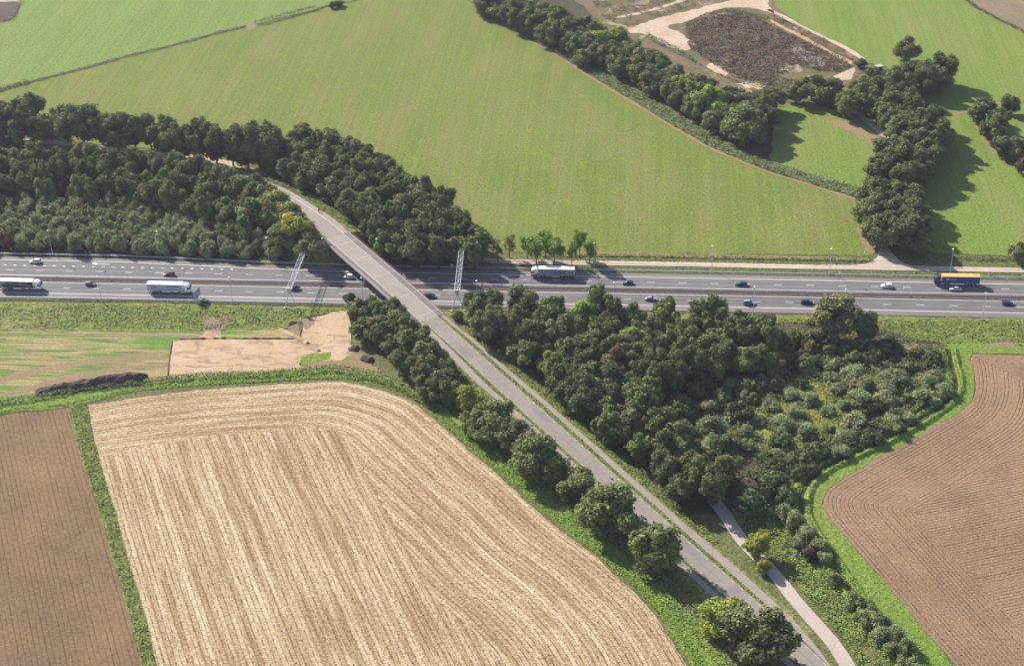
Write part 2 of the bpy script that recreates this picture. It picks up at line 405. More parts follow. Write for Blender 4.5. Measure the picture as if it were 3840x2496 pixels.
LM = {
 'dark': leaf_mat('dark_oak_leaves', lin(.125, .152, .064), lin(.152, .176, .072)),
 'green': leaf_mat('green_leaves', lin(.155, .198, .068), lin(.185, .222, .078)),
 'olive': leaf_mat('olive_leaves', lin(.195, .212, .085), lin(.210, .205, .095)),
 'thicket': leaf_mat('sapling_leaves', lin(.26, .28, .155), lin(.23, .25, .125), lin(.28, .24, .14)),
 'grey': leaf_mat('silver_willow_leaves', lin(.30, .345, .185), lin(.24, .29, .135), lin(.21, .26, .10)),
 'yellow': leaf_mat('yellowing_leaves', lin(0.293, 0.312, 0.061), lin(0.232, 0.280, 0.061), lin(0.415, 0.338, 0.066)),
 'lime': leaf_mat('fresh_green_leaves', lin(0.250, 0.345, 0.066), lin(0.213, 0.305, 0.064)),
 'rust': leaf_mat('rusty_leaves', lin(.200, .120, .075), lin(.17, .125, .08)),
 'gloss': leaf_mat('glossy_leaves', lin(.115, .165, .072), lin(.125, .17, .078)),
 'grass': leaf_mat('tall_grass_blades', lin(.150, .235, .036), lin(.17, .25, .045), lin(.23, .24, .06), .15),
 'reed': leaf_mat('reed_blades', lin(.15, .19, .10), lin(.16, .19, .10), lin(.11, .17, .06), .15),
 'ditch': leaf_mat('ditch_bank_herbs', lin(.125, .185, .042), lin(.15, .20, .05), lin(.21, .20, .08), .15),
 'heath': leaf_mat('brown_scrub_stems', lin(.115, .080, .062), lin(.13, .09, .068), lin(.09, .10, .045), .1),
 'bramble': leaf_mat('bramble_leaves', lin(.115, .150, .065), lin(.125, .155, .07), lin(.165, .155, .075), .2),
}

# ------------------------------------------------------------------ overpass road: plan and height
RA = np.array([-97.1, -7.2]); RD = np.array([.6079, -.794]); RD /= np.hypot(*RD)
_pl = [(-420, 100), (-330, 99), (-260, 95), (-220, 90), (-195, 83.5), (-175.6, 75.1), (-166.1, 69.8), (-157.6, 64.3), (-149, 57), (-141, 48.6), (-134, 40.4)]
_pl = [np.array(p, float) for p in _pl] + [RA + RD * s for s in np.arange(-50, 221, 10)] + [np.array(p) for p in ((45.2, -193.8), (50.3, -200.9), (61.5, -218.0), (82, -250.0), (110, -300))]
RL = np.array(smooth(_pl, 2.0)); _seg = np.hypot(*np.diff(RL, axis=0).T); RS = np.concatenate([[0], np.cumsum(_seg)])
_i0 = np.argmin(np.hypot(*(RL - RA).T)); RS = RS - RS[_i0] + float((RL[_i0] - RA) @ RD)
def rz(s): return np.interp(s, [-330, -230, -150, -100, -75, -50, -30, 0, 16, 39, 67, 83, 130, 159, 184, 212, 230], [0, 1.0, 2.8, 4.4, 5.2, 6.05, 6.3, 6.3, 5.9, 5.1, 4.4, 3.8, 2.5, 1.6, .8, .08, 0.0])
def RP(s, off):
    p = np.array([np.interp(s, RS, RL[:, 0]), np.interp(s, RS, RL[:, 1])])
    q = np.array([np.interp(s + 2, RS, RL[:, 0]), np.interp(s + 2, RS, RL[:, 1])]) - np.array([np.interp(s - 2, RS, RL[:, 0]), np.interp(s - 2, RS, RL[:, 1])])
    q /= np.hypot(*q); return p + np.array([-q[1], q[0]]) * off * (1)
# off > 0 lies to the right (north east) of the right edge line
def RPo(s, off): return RP(s, off) if False else RP(s, off) 
_t = RP(0, 1.0) - RP(0, 0)
SG = 1.0 if float(_t @ np.array([.794, .6079])) > 0 else -1.0
def RQ(s, off): return RP(s, off * SG)
def tz(P):
    P = np.atleast_2d(np.asarray(P, float))
    r, arc, side = pdist(P, [tuple(p) for p in RL[::3]])
    s = arc + RS[0]; off = r * side * SG * 1.0
    zt = rz(s)
    zt = np.where((s > -37) & (s < 36), np.maximum(0, zt - np.minimum(s + 37, 36 - s) / 1.6), zt)
    out = np.maximum(0, np.maximum(off - 5.6, -11.0 - off))
    return np.maximum(0, zt - out / 1.8)

# ------------------------------------------------------------------ ground sheets
Z = {'n': 0}
def poly_sheet(name, poly, m, z, kind='structure', rag=.35, parent=None, label=None, cat=None):
    P = ragged(poly, 1.6, rag) if rag else [tuple(p) for p in poly]
    tris = G2.tessellate_polygon([[Vector((p[0], p[1], 0)) for p in P]])
    V = [(p[0], p[1], z) for p in P]
    F = []
    for a, b, c in tris:
        ax, ay = P[a]; bx, by = P[b]; cx, cy = P[c]
        F.append((a, b, c) if (bx - ax) * (cy - ay) - (by - ay) * (cx - ax) > 0 else (a, c, b))
    o = link(name, mesh(name, V, F, m), parent)
    return tag(o, label, cat, kind=kind)
def strip(name, line, w0, w1, m, z, kind='structure', rag=0):
    """ribbon either side of a world polyline"""
    L = [np.array(p) for p in line]; A = []; B = []
    for i, p in enumerate(L):
        q = L[min(i + 1, len(L) - 1)] - L[max(i - 1, 0)]; q = q / np.hypot(*q); n = np.array([-q[1], q[0]])
        r = (float(vnoise(p[0], p[1], 2.0)) - .5) * 2 * rag
        A.append(tuple(p + n * (w0 + r))); B.append(tuple(p - n * (w1 + r * .7)))
    V = [(x, y, z) for x, y in A] + [(x, y, z) for x, y in B]; n = len(L)
    o = link(name, mesh(name, V, [(n + i, n + i + 1, i + 1, i) for i in range(n - 1)], m))
    return tag(o, kind=kind)

g = MB(); g.add([(-1400, -900, -.12), (1400, -900, -.12), (1400, 1600, -.12), (-1400, 1600, -.12)], [(0, 1, 2, 3)])
tag(g.build('ground', M['ground']), kind='structure')
hz = MB().box((0, 350, 154), (2860, 2560, 314)).build('haze', None); tag(hz, kind='stuff')
hm_ = bpy.data.materials.new('haze_air'); hm_.use_nodes = True; hm_.node_tree.nodes.clear()
_v = hm_.node_tree.nodes.new('ShaderNodeVolumePrincipled'); _v.inputs['Color'].default_value = HAZE_COL; _v.inputs['Density'].default_value = HAZE_D; _v.inputs['Anisotropy'].default_value = .2
_o = hm_.node_tree.nodes.new('ShaderNodeOutputMaterial'); hm_.node_tree.links.new(_v.outputs[0], _o.inputs['Volume']); hz.data.materials.append(hm_)
meadowD = [(-200, 262), (0, 212), (67, 194), (200, 161), (300, 132), (383, 113), (500, 81), (567, 65), (595, 60), (728, 27), (830, 2), (1000, -45), (1040, -60), (1083, 0),
 (1190, 68), (1290, 127), (1377, 182), (1457, 230), (1573, 300), (1657, 347), (1785, 400), (1885, 430), (1988, 464), (1996, 510), (2008, 545), (2025, 575), (2030, 594), (1900, 592), (1700, 590), (1500, 588), (1190, 586),
 (1130, 588), (1060, 560), (960, 520), (840, 470), (700, 420), (560, 370), (300, 340), (0, 320), (-200, 300)]
poly_sheet('meadow', DL(meadowD), M['meadow'], 0.0)
poly_sheet('pasture', DL([(-300, 285), (0, 207), (67, 190), (200, 157), (300, 128), (383, 110), (500, 78), (567, 62), (595, 56), (728, 23), (828, 0), (1000, -50), (1200, -160), (300, -160), (-300, -60)]), M['pasture'], 0.0)
poly_sheet('dark_crop_field', DL([(-120, 62), (-120, -20), (0, 6), (20, 1), (50, 8), (40, 38), (20, 50), (0, 53)]), M['heap'], .03)
strip('sandy_path', smooth(DL([(-60, -8), (0, 2), (25, 2), (60, -3), (120, -14)])), 1.6, 1.6, M['path'], .05, rag=.5)
poly_sheet('gateway_soil', DL([(568, 66), (574, 58), (590, 54), (598, 59), (590, 68), (578, 70)]), M['bare'], .03)
poly_sheet('lush_meadow', DL([(1700, 330), (1770, 262), (1870, 238), (1970, 262), (2090, 320), (2080, 400), (2030, 452), (1990, 436), (1880, 404), (1785, 374)]), M['lush'], 0.0)
poly_sheet('east_meadow', DL([(1790, -90), (1800, 15), (1880, 70), (1960, 108), (2014, 146), (2060, 156), (2110, 200), (2090, 290), (2130, 400), (2140, 500), (2140, 570), (2170, 588), (2400, 597), (2700, 600), (2700, -90)]), M['lush'], 0.01)
poly_sheet('dry_soil_edge', smooth(DL([(1925, 274), (1980, 285), (2065, 326), (2075, 350), (2040, 336), (1990, 312), (1950, 296)]), 3, True), M['bare'], .03, rag=.8)
poly_sheet('dry_soil_edge', smooth(DL([(1998, 520), (2014, 548), (2032, 566), (2042, 585), (2020, 590), (2002, 560), (1990, 530)]), 3, True), M['bare'], .03, rag=.8)
poly_sheet('dry_soil_edge', smooth(DL([(2262, 286), (2285, 330), (2330, 372), (2390, 420), (2440, 470), (2440, 440), (2380, 395), (2330, 355), (2300, 320), (2275, 285)]), 3, True), M['bare'], .03, rag=.8)
strip('farm_track', smooth(DL([(2120, 290), (2170, 272), (2215, 266), (2262, 255), (2310, 242), (2370, 230), (2480, 214)])), 1.0, 1.0, M['bare'], .04, rag=.4)
# scrubland and sand road
poly_sheet('scrubland', DL([(1310, -90), (1790, -90), (1798, 15), (1880, 72), (1960, 110), (2012, 148), (1990, 190), (1900, 215), (1800, 225), (1590, 205), (1450, 120), (1400, 50), (1330, 0)]), M['scrub'], .02, rag=1.0)
poly_sheet('sand_road', smooth(DL([(1458, 72), (1500, 52), (1557, 36), (1657, 10), (1712, -4), (1760, -30), (1800, -30), (1785, 8), (1800, 30), (1765, 22), (1740, 17), (1673, 22), (1590, 52), (1556, 62), (1602, 92), (1614, 110), (1583, 118), (1536, 98), (1490, 80)]), 3, True), M['palesand'], .05, rag=.9)
strip('sand_road', smooth(DL([(1430, 42), (1490, 30), (1560, 10), (1620, -12)])), 1.6, 1.6, M['palesand'], .055, rag=.8)
strip('sand_strip', smooth(DL([(1785, 46), (1825, 66), (1868, 88), (1902, 107), (1935, 126), (1982, 148)])), 1.6, 1.4, M['orangesand'], .05, rag=.7)
strip('sand_strip', smooth(DL([(1785, 22), (1830, 44), (1885, 72), (1925, 92), (1962, 110), (2010, 140)])), 1.1, 1.1, M['palesand'], .05, rag=.8)
poly_sheet('gravel_patch', smooth(DL([(1838, 106), (1858, 108), (1880, 118), (1918, 142), (1900, 158), (1872, 146), (1852, 128)]), 3, True), M['grey'], .05, rag=.9)
poly_sheet('sand_patch', smooth(DL([(1936, 178), (1960, 168), (1985, 157), (1986, 172), (1978, 184), (1952, 187)]), 3, True), M['palesand'], .05, rag=.6)
poly_sheet('sand_patch', smooth(DL([(1640, 154), (1662, 146), (1684, 162), (1690, 174), (1668, 168)]), 3, True), M['palesand'], .05, rag=1.6)
poly_sheet('sand_patch', smooth(DL([(1706, 194), (1740, 187), (1784, 198), (1770, 204), (1730, 202)]), 3, True), M['palesand'], .05, rag=1.6)
# the far ploughed field at the upper right
def rows_sheet(name, poly, m, z, rowfn, step=3.0, rag=.35):
    P = ragged(poly, 2.0, rag)
    A = np.array(P); lo = A.min(0); hi = A.max(0)
    gx, gy = np.meshgrid(np.arange(lo[0], hi[0], step), np.arange(lo[1], hi[1], step)); Q = np.stack([gx.ravel(), gy.ravel()], 1)
    Q = Q[inside(Q, P)]
    dd, _, _ = pdist(Q, P + [P[0]]); Q = Q[dd > step * .4]
    vin = [Vector(p) for p in P] + [Vector(q) for q in Q]
    n = len(P)
    r = G2.delaunay_2d_cdt(vin, [(i, (i + 1) % n) for i in range(n)], [list(range(n))], 1, 1e-4)
    V = [(v[0], v[1], z) for v in r[0]]; F = []
    for f in r[2]:
        a, b, c = [V[i] for i in f[:3]]
        F.append(tuple(f) if (b[0] - a[0]) * (c[1] - a[1]) - (b[1] - a[1]) * (c[0] - a[0]) > 0 else tuple(reversed(f)))
    me = mesh(name, V, F, m)
    XY = np.array(V)[:, :2]
    U = rowfn(XY)                                    # per vertex (u, v, zone)
    uv = me.uv_layers.new(name='rows'); li = np.empty(len(me.loops), int); me.loops.foreach_get('vertex_index', li)
    # every face takes the row direction of the zone its centre lies in
    cen = np.array([np.mean([XY[i] for i in p.vertices], 0) for p in me.polygons]); zc = U(cen)
    lf = np.repeat(np.arange(len(me.polygons)), [len(p.vertices) for p in me.polygons])
    uvv = U(XY[li], zc[2][lf]) if True else None
    uv.data.foreach_set('uv', np.stack([uvv[0], uvv[1]], 1).ravel())
    return tag(link(name, me), kind='structure')
def rows_by(zones):
    """zones: list of (test(P)->bool, fn(P)->(u,v)); the last one is the rest"""
    def outer(_):
        def U(P, zone=None):
            if zone is None:
                zone = np.full(len(P), len(zones) - 1)
                for i in range(len(zones) - 2, -1, -1): zone[zones[i][0](P)] = i
            u = np.zeros(len(P)); v = np.zeros(len(P))
            for i, (_, fn) in enumerate(zones):
                k = zone == i
                if k.any(): a, b = fn(P[k]); u[k] = a; v[k] = b
            return u, v, zone
        return U
    return outer
def along(d):
    d = np.array(d, float); d /= np.hypot(*d)
    return lambda P: (P @ np.array([-d[1], d[0]]), P @ d)
def near_line(line, k=1.0):
    return lambda P: (pdist(P, line)[0], pdist(P, line)[1])
dfar = D(2380, 75) - D(2290, 30)
rows_sheet('far_ploughed_field', DL([(2240, -4), (2290, 28), (2380, 73), (2560, 165), (2700, 165), (2700, -90), (2100, -90)]), M['plough_far'], .04, rows_by([(None, along(dfar))]), 8)

# stubble field
topL = DL([(203, 940), (350, 918), (500, 902), (650, 892), (760, 887), (830, 893), (895, 909), (950, 930), (1005, 972), (1100, 1056), (1190, 1133), (1283, 1217), (1377, 1288), (1477, 1378), (1540, 1455), (1597, 1546), (1650, 1640), (1720, 1780)])
topS = smooth(topL, 4)
stubP = topS + DL([(420, 1780), (363, 1546), (333, 1431), (300, 1315), (257, 1165), (218, 1031)])
topN = topS[:]
# straight working direction of the interior, along the pale swath
dst = D(905, 1498) - D(742, 1154)
rightL = smooth(topL[7:], 4)
headL = smooth(topL[:9], 4)
stub_rows = rows_by([
    (lambda P: (pdist(P, headL)[0] < 14) & (P[:, 1] > D(950, 990)[1] - 0), near_line(headL)),
    (lambda P: pdist(P, topS)[0] < 17 + 30 * np.clip((-60 - P[:, 1]) / 120, 0, 1), near_line(topS)),
    (None, along(dst))])
rows_sheet('stubble_field', stubP, M['stubble'], .03, stub_rows, 2.2)
leftP = DL([(-200, 1000), (0, 965), (90, 954), (160, 947), (183, 1031), (190, 1065), (240, 1215), (283, 1365), (330, 1546), (370, 1780), (-300, 1780)])
rows_sheet('harrowed_field', leftP, M['plough_l'], .03, rows_by([(None, along(D(330, 1546) - D(183, 1031)))]), 8)
edgeR = smooth(DL([(2700, 822), (2380, 826), (2262, 823), (2262, 850), (2266, 880), (2264, 909), (2245, 946), (2185, 984), (2102, 1033), (2028, 1072), (1945, 1119), (1916, 1150), (1922, 1195), (2002, 1291), (2085, 1391), (2182, 1505), (2222, 1550), (2400, 1780)]), 3)
rp_rows = rows_by([
    (lambda P: (pdist(P, edgeR[25:])[0] < 25), near_line(edgeR)),
    (None, along(D(2380, 1225) - D(2090, 1285)))])
rows_sheet('ploughed_field', edgeR + DL([(2900, 1780)]), M['plough_r'], .03, rp_rows, 2.2)

def ditch(name, line, prof, m):
    L = smooth(line, 2.0); V = []; F = []; n = len(prof)
    for i, p in enumerate(L):
        q = np.array(L[min(i + 1, len(L) - 1)]) - np.array(L[max(i - 1, 0)]); q = q / np.hypot(*q); nn = np.array([-q[1], q[0]])
        for j, (o, z) in enumerate(prof):
            k = np.array(p) + nn * (o + (float(vnoise(p[0] + j * 7, p[1], 3)) - .5) * .5); V.append((k[0], k[1], z * (.8 + .4 * float(vnoise(p[0], p[1] + j * 5, 5)))))
        if i:
            for j in range(n - 1): a = (i - 1) * n + j; F.append((a + 1, a + n + 1, a + n, a))
    me = mesh(name, V, F, m)
    if sum(p.normal.z for p in me.polygons) < 0: me.flip_normals()
    return tag(link(name, me), kind='structure')
rditch = DL([(2204, 812), (2212, 850), (2222, 895), (2205, 930), (2150, 970), (2080, 1010), (1990, 1052), (1910, 1092), (1872, 1130), (1862, 1180), (1880, 1230), (1935, 1310), (2000, 1400), (2070, 1490), (2140, 1590)])
ditch('drainage_ditch', rditch, [(-3.4, .0), (-2.2, .75), (-.9, .04), (0, .03), (.9, .04), (2.2, .85), (3.6, .0)], M['margin'])
strip('ditch_bed', smooth(rditch, 3), .75, .75, M['floor'], .06, rag=.25)
# ground left of the overpass: mown strip, excavation, spoil
poly_sheet('mown_field', DL([(-200, 768), (480, 768), (700, 765), (770, 745), (815, 800), (870, 860), (960, 905), (820, 870), (700, 862), (560, 870), (400, 880), (200, 902), (0, 938), (-200, 975)]), M['striped'], 0.0)
strip('wheel_tracks', smooth(DL([(-100, 905), (60, 868), (180, 845), (290, 832), (390, 828)])), 2.2, 2.2, M['bare'], .02, rag=.9)
strip('wheel_tracks', smooth(DL([(-100, 940), (60, 905), (200, 868), (320, 852), (392, 848)])), 1.5, 1.5, M['bare'], .021, rag=.9)
strip('wheel_tracks', smooth(DL([(-100, 772), (200, 776), (480, 782)])), .6, .6, M['bare'], .02, rag=.4)
poly_sheet('sand_pit', DL([(402, 790), (500, 787), (595, 788), (686, 788), (712, 802), (742, 817), (720, 822), (700, 826), (698, 857), (640, 862), (560, 868), (480, 874), (390, 878), (393, 835)]), M['sand'], .03, rag=.25)
poly_sheet('turned_soil', DL([(481, 739), (549, 738), (530, 752), (514, 762), (514, 786), (456, 788), (470, 768)]), M['brownsoil'], .03, rag=.5)
poly_sheet('pale_soil', DL([(476, 770), (514, 769), (514, 787), (456, 788)]), M['sand'], .05, rag=.4)
poly_sheet('sand_pit', DL([(703, 741), (740, 735), (782, 724), (812, 722), (812, 758), (815, 800), (835, 812), (800, 835), (740, 836), (730, 822), (745, 816), (718, 800), (696, 786)]), M['sand'], .035, rag=.6)
poly_sheet('turned_soil', DL([(668, 757), (680, 750), (700, 756), (697, 786), (684, 782)]), M['brownsoil'], .05, rag=.6)
poly_sheet('bare_ground', DL([(700, 840), (740, 836), (800, 835), (835, 812), (850, 826), (866, 850), (890, 866), (820, 868), (750, 852), (702, 858)]), M['bare'], .03, rag=.9)
poly_sheet('turned_soil', DL([(703, 741), (722, 738), (728, 752), (712, 768), (700, 760)]), M['brownsoil'], .055, rag=.7)
poly_sheet('verge', DL([(-300, 700), (480, 706), (830, 716), (830, 722), (780, 724), (700, 740), (700, 764), (480, 768), (-300, 770)]), M['verge'], .02, rag=.5)
poly_sheet('verge', DL([(1060, 718), (1500, 730), (2100, 736), (2700, 742), (2700, 800), (2250, 800), (2000, 800), (1500, 800), (1100, 760)]), M['verge'], .01, rag=.5)
poly_sheet('grass_patch', DL([(2258, 792), (2700, 796), (2700, 822), (2380, 824), (2262, 821)]), M['lush'], .025, rag=.4)
poly_sheet('turned_soil', DL([(2290, 797), (2330, 790), (2372, 795), (2400, 806), (2330, 808), (2300, 812)]), M['brownsoil'], .045, rag=1)
poly_sheet('grass_patch', DL([(704, 850), (702, 832), (730, 822), (768, 818), (765, 830), (730, 842)]), M['lush'], .06, rag=.5)

# green margins round the arable fields
poly_sheet('field_margin', smooth(DL([(-200, 1000), (0, 962), (160, 944), (300, 912), (450, 896), (600, 888), (760, 880), (860, 890), (950, 922), (1010, 965), (1100, 1048), (1200, 1128), (1300, 1218), (1400, 1298), (1500, 1388), (1570, 1480), (1640, 1600), (1720, 1740),
   (1850, 1740), (1660, 1500), (1600, 1420), (1480, 1310), (1400, 1245), (1300, 1150), (1200, 1080), (1060, 970), (960, 905), (880, 872), (760, 856), (600, 865), (450, 876), (300, 896), (0, 935), (-200, 965)]), 4), M['margin'], .015, rag=.3)
poly_sheet('field_margin', DL([(160, 944), (204, 938), (220, 1031), (259, 1165), (302, 1315), (335, 1431), (365, 1546), (422, 1780), (370, 1780), (330, 1546), (283, 1365), (240, 1215), (190, 1065), (182, 1031)]), M['verge'], .035, rag=.4)
poly_sheet('field_margin', smooth(DL([(2262, 823), (2265, 870), (2262, 912), (2244, 948), (2185, 985), (2100, 1034), (2028, 1074), (1950, 1118), (1916, 1152), (1922, 1195), (2002, 1291), (2085, 1391), (2182, 1505), (2222, 1560), (2400, 1780),
   (2250, 1780), (2120, 1560), (2040, 1450), (1950, 1330), (1880, 1240), (1850, 1180), (1860, 1130), (1990, 1060), (2150, 960), (2210, 900), (2205, 850), (2195, 800), (2258, 795)]), 4), M['margin'], .02, rag=.3)
poly_sheet('wood_clearing', DL([(1780, 890), (1900, 880), (2060, 870), (2150, 900), (2140, 960), (2000, 1040), (1850, 1050), (1760, 1000)]), grass_mat('clearing_grass', lin(.20, .22, .045), lin(.24, .22, .06), lin(.26, .20, .08), lin(.22, .27, .03), .7, .8, bump=.3, coarse=.6), .03, rag=1)
poly_sheet('forest_floor', DL([(1090, 730), (1250, 720), (1500, 735), (1760, 745), (2020, 760), (2200, 800), (2210, 890), (2100, 985), (1900, 1090), (1850, 1150), (1700, 1190), (1560, 1200), (1400, 1080), (1250, 930)]), M['floor'], .012, rag=.8)
poly_sheet('forest_floor', DL([(-200, 400), (200, 395), (560, 420), (700, 520), (780, 600), (640, 606), (300, 600), (-200, 590)]), M['floor'], .012, rag=.8)
poly_sheet('forest_floor', DL([(640, 395), (860, 400), (1000, 480), (1120, 600), (1060, 612), (900, 608), (800, 540)]), M['floor'], .012, rag=.8)
poly_sheet('forest_floor', DL([(1110, 0), (1180, 20), (1300, 85), (1420, 165), (1560, 245), (1680, 330), (1790, 380), (1800, 300), (1640, 200), (1480, 120), (1380, 40), (1300, -60), (1100, -60)]), M['floor'], .006, rag=.8)

# ------------------------------------------------------------------ motorway (runs along X)
XL, XR = -560, 460
def ysheet(name, segs, m, z):
    """segs: list of (x, y_low, y_high)"""
    V = [(x, a, z) for x, a, b in segs] + [(x, b, z) for x, a, b in segs]; n = len(segs)
    return tag(link(name, mesh(name, V, [(i, i + 1, n + i + 1, n + i) for i in range(n - 1)], m)), kind='structure')
up_top = lambda x: float(np.interp(x, [-206, -150, -100], [10.8, 7.9, 6.7]))
up_line = lambda x: float(np.interp(x, [-206, -150, -100], [8.1, 5.0, 3.9]))
xs = [XL, -300, -250, -206, -190, -170, -150, -125, -100, 0, 100, XR]
mw = ysheet('motorway', [(x, -20.5, up_top(x)) for x in xs], M['motorway'], .05)
sh = ysheet('hard_shoulder', [(x, up_line(x), up_top(x)) for x in xs], M['shoulder'], .056); sh.parent = mw; del sh['kind']
sh = ysheet('hard_shoulder', [(XL, -20.5, -16.8), (XR, -20.5, -16.8)], M['shoulder'], .056); sh.parent = mw; del sh['kind']
md = ysheet('median', [(XL, -8.0, -4.4), (XR, -8.0, -4.4)], soil_mat('median_gravel', lin(.17, .13, .12), lin(.14, .11, .10), 1.2), .058)
def edge_line(fn, wdt=.26):
    V = []; F = []
    for i, x in enumerate(xs):
        y = fn(x); V += [(x, y - wdt / 2, .064), (x, y + wdt / 2, .064)]
        if i: F.append((2 * i - 2, 2 * i, 2 * i + 1, 2 * i - 1))
    return link('edge_line', mesh('edge_line', V, F, M['paint']), mw)
edge_line(up_line); edge_line(lambda x: -3.68); edge_line(lambda x: -8.55); edge_line(lambda x: -16.78)
dash_me = MB().add([(0, -.1, 0), (3, -.1, 0), (3, .1, 0), (0, .1, 0)], [(0, 1, 2, 3)]).me('lane_dash', M['paint'])
blk_me = MB().add([(0, -.24, 0), (1.05, -.24, 0), (1.05, .24, 0), (0, .24, 0)], [(0, 1, 2, 3)]).me('block_dash', M['paint'])
for i in range(-2, 34): link('lane_dash', dash_me, mw, (-251.04 + 12 * i, .23, .064))
for i in range(-4, 32): link('lane_dash', dash_me, mw, (-223.92 + 12 * i, -12.64, .064))
for i in range(0, 30):
    p = px(100 * .20168, 920 + 365 * .20168); x = p[0] + (i - 2) * 3.98 - .5
    if x < -160: link('block_dash', blk_me, mw, (x, 4.0, .064))
p = px(1810 * .20168, 920 + 345 * .20168)
link('lane_arrow', MB().add([(0, 0, 0), (2.0, -.75, 0), (2.0, -.15, 0), (7, -.15, 0), (7, .15, 0), (2.0, .15, 0), (1.3, .95, 0), (-.6, .5, 0)], [(0, 1, 2, 3, 4, 5, 6, 7)]).me('lane_arrow', M['paint']), mw, (p[0] - 2, p[1], .065))

# service road north of the motorway, farm junction, woodland path
svc = smooth(DL([(990, 560), (1040, 578), (1090, 596), (1130, 604), (1190, 608), (1400, 611), (1600, 614), (1785, 618), (1985, 621), (2100, 623), (2380, 628), (2700, 634)]), 5)
strip('service_road', svc, 1.75, 1.75, M['service'], .06, rag=.05)
poly_sheet('service_road_junction', smooth(DL([(1985, 617), (2015, 612), (2035, 602), (2042, 590), (2040, 575), (2058, 570), (2075, 590), (2100, 612), (2130, 622), (2060, 624)]), 2, True), M['service'], .066, rag=.15)
strip('farm_lane', smooth(DL([(2046, 578), (2060, 540), (2075, 480), (2095, 420), (2092, 360), (2060, 318), (2020, 285), (1990, 262), (1950, 243), (1905, 229), (1870, 218), (1900, 195), (1950, 184)]), 4), 1.5, 1.5, M['track'], .045, rag=.2)
wpath = smooth(DL([(-200, 318), (0, 325), (60, 328), (120, 331), (200, 340), (280, 350), (340, 355), (420, 362), (500, 374), (560, 388), (620, 410), (700, 450)]), 4)
strip('woodland_path', smooth(DL([(-200, 318), (0, 325), (60, 328), (120, 331), (200, 340), (280, 350), (340, 355), (420, 362), (500, 374), (560, 388), (620, 410), (700, 450)]), 4), 1.9, 1.9, M['path'], .03, rag=.7)
strip('bare_bank', [tuple(px(x, y)) for x, y in ((2160, 953), (2400, 955), (2640, 961), (2880, 965), (3280, 975))], 1.6, 1.2, M['bare'], .03, rag=.7)
# track beside the overpass road at the lower right
trk = smooth(DL([(1655, 1160), (1681, 1190), (1730.5, 1262.5), (1796, 1329), (1847, 1393), (1894, 1447), (1932, 1490), (1968, 1544), (2010, 1620)]), 3)

# ------------------------------------------------------------------ embankment and overpass road surface
def band(name, ss, offs, m, dz, kind='structure', parent=None, zf=None, k=0):
    """sheet over road coordinates; offs: list of functions s -> offset; dz per offset"""
    V = []; F = []; n = len(offs)
    for i, s in enumerate(ss):
        for j, o in enumerate(offs):
            q = RQ(s, o(s) if callable(o) else o); V.append((q[0], q[1], (zf(s, j) if zf else rz(s)) + dz))
        if i:
            for j in range(n - 1):
                a = (i - 1) * n + j; F.append((a, a + n, a + n + 1, a + 1) if SG > 0 else (a, a + 1, a + n + 1, a + n))
    o = link(name, mesh(name, V, F, m), parent); 
    if parent is None: tag(o, kind=kind)
    # make sure the sheet faces up
    me = o.data
    if me.polygons and me.polygons[0].normal.z < 0: me.flip_normals()
    return o
def emb(name, ss, end=None):
    def hz(s):
        z = float(rz(s))
        if end == 'n': return z if s <= -37 else max(-.1, z - (s + 37) / 1.6)
        return z if s >= 36 else max(-.1, z - (36 - s) / 1.6)
    offs = [lambda s: -11.0 - max(0, hz(s) + .12) * 1.8, -11.0, -8.0, 0.0, 5.6, lambda s: 5.6 + max(0, hz(s) + .12) * 1.8]
    return band(name, ss, offs, M['verge'], -.03, zf=lambda s, j: (hz(s) if 0 < j < 5 else -.12))
emb('embankment', list(np.arange(-330, -37, 4.0)) + [-37, -34, -31, -28, -26.8], 'n')
emb('embankment', [25.8, 27, 30, 33, 36] + list(np.arange(38, 236, 4.0)), 's')
S1 = list(np.arange(36, 300, 4.0)); S0 = list(np.arange(-330, -38, 4.0)) + [-37.6]
ovr = band('overpass_road', S1, [-5.85, .4], M['road'], .04)
ovn = band('overpass_road', S0, [lambda s: np.interp(s, [-60, -38], [-6.2, -6.6]), .3], M['road'], .04)
band('cycle_path', S1, [lambda s: np.interp(s, [36, 57, 72, 85, 112, 129], [-6.35, -6.65, -7.2, -7.6, -6.9, -7.0]), None or (lambda s: np.interp(s, [36, 57, 80, 91, 188, 207], [-8.2, -9.2, -9.9, -9.4, -8.9, -9.1]))], M['cycle'], .045)
rin = lambda s: float(np.interp(s, [36, 60, 79, 104, 148, 180, 215, 236, 246], [1.4, 2.0, 1.8, 2.2, 1.75, 1.8, 1.7, .9, .42]))
rout = lambda s: float(np.interp(s, [36, 75, 100, 150, 189, 204, 221, 230, 238, 246, 260], [3.05, 3.25, 3.9, 3.8, 4.5, 4.7, 4.2, 3.6, 2.5, .8, .5]))
band('cycle_path', S1, [rin, rout], M['cycle'], .045)
nin = lambda s: float(np.interp(s, [-110, -95, -70, -52, -38], [1.3, 1.2, .5, .9, .7]))
band('cycle_path', S0, [lambda s: nin(s), lambda s: nin(s) + 2.3], M['cycle'], .045)
for off, par in ((-.02, ovr), (-5.45, ovr)):
    dm = MB().add([(0, -.07, 0), (1.0, -.07, 0), (1.0, .07, 0), (0, .07, 0)], [(0, 1, 2, 3)]).me('edge_dash', M['wornpaint'])
    for i, s in enumerate(np.arange(40, 262, 4.0)):
        q = RQ(s, off); q2 = RQ(s + 1.1, off)
        o = link('edge_dash', dm, ovr, (q[0], q[1], float(rz(s)) + .052)); o.rotation_euler = (0, math.atan2(float(rz(s)) - float(rz(s + 1.1)), 1.1), math.atan2(q2[1] - q[1], q2[0] - q[0]))
band('road_joint', list(np.arange(38, 250, 4.0)), [-2.78, -2.66], M['darkasph'], .047, parent=ovr)
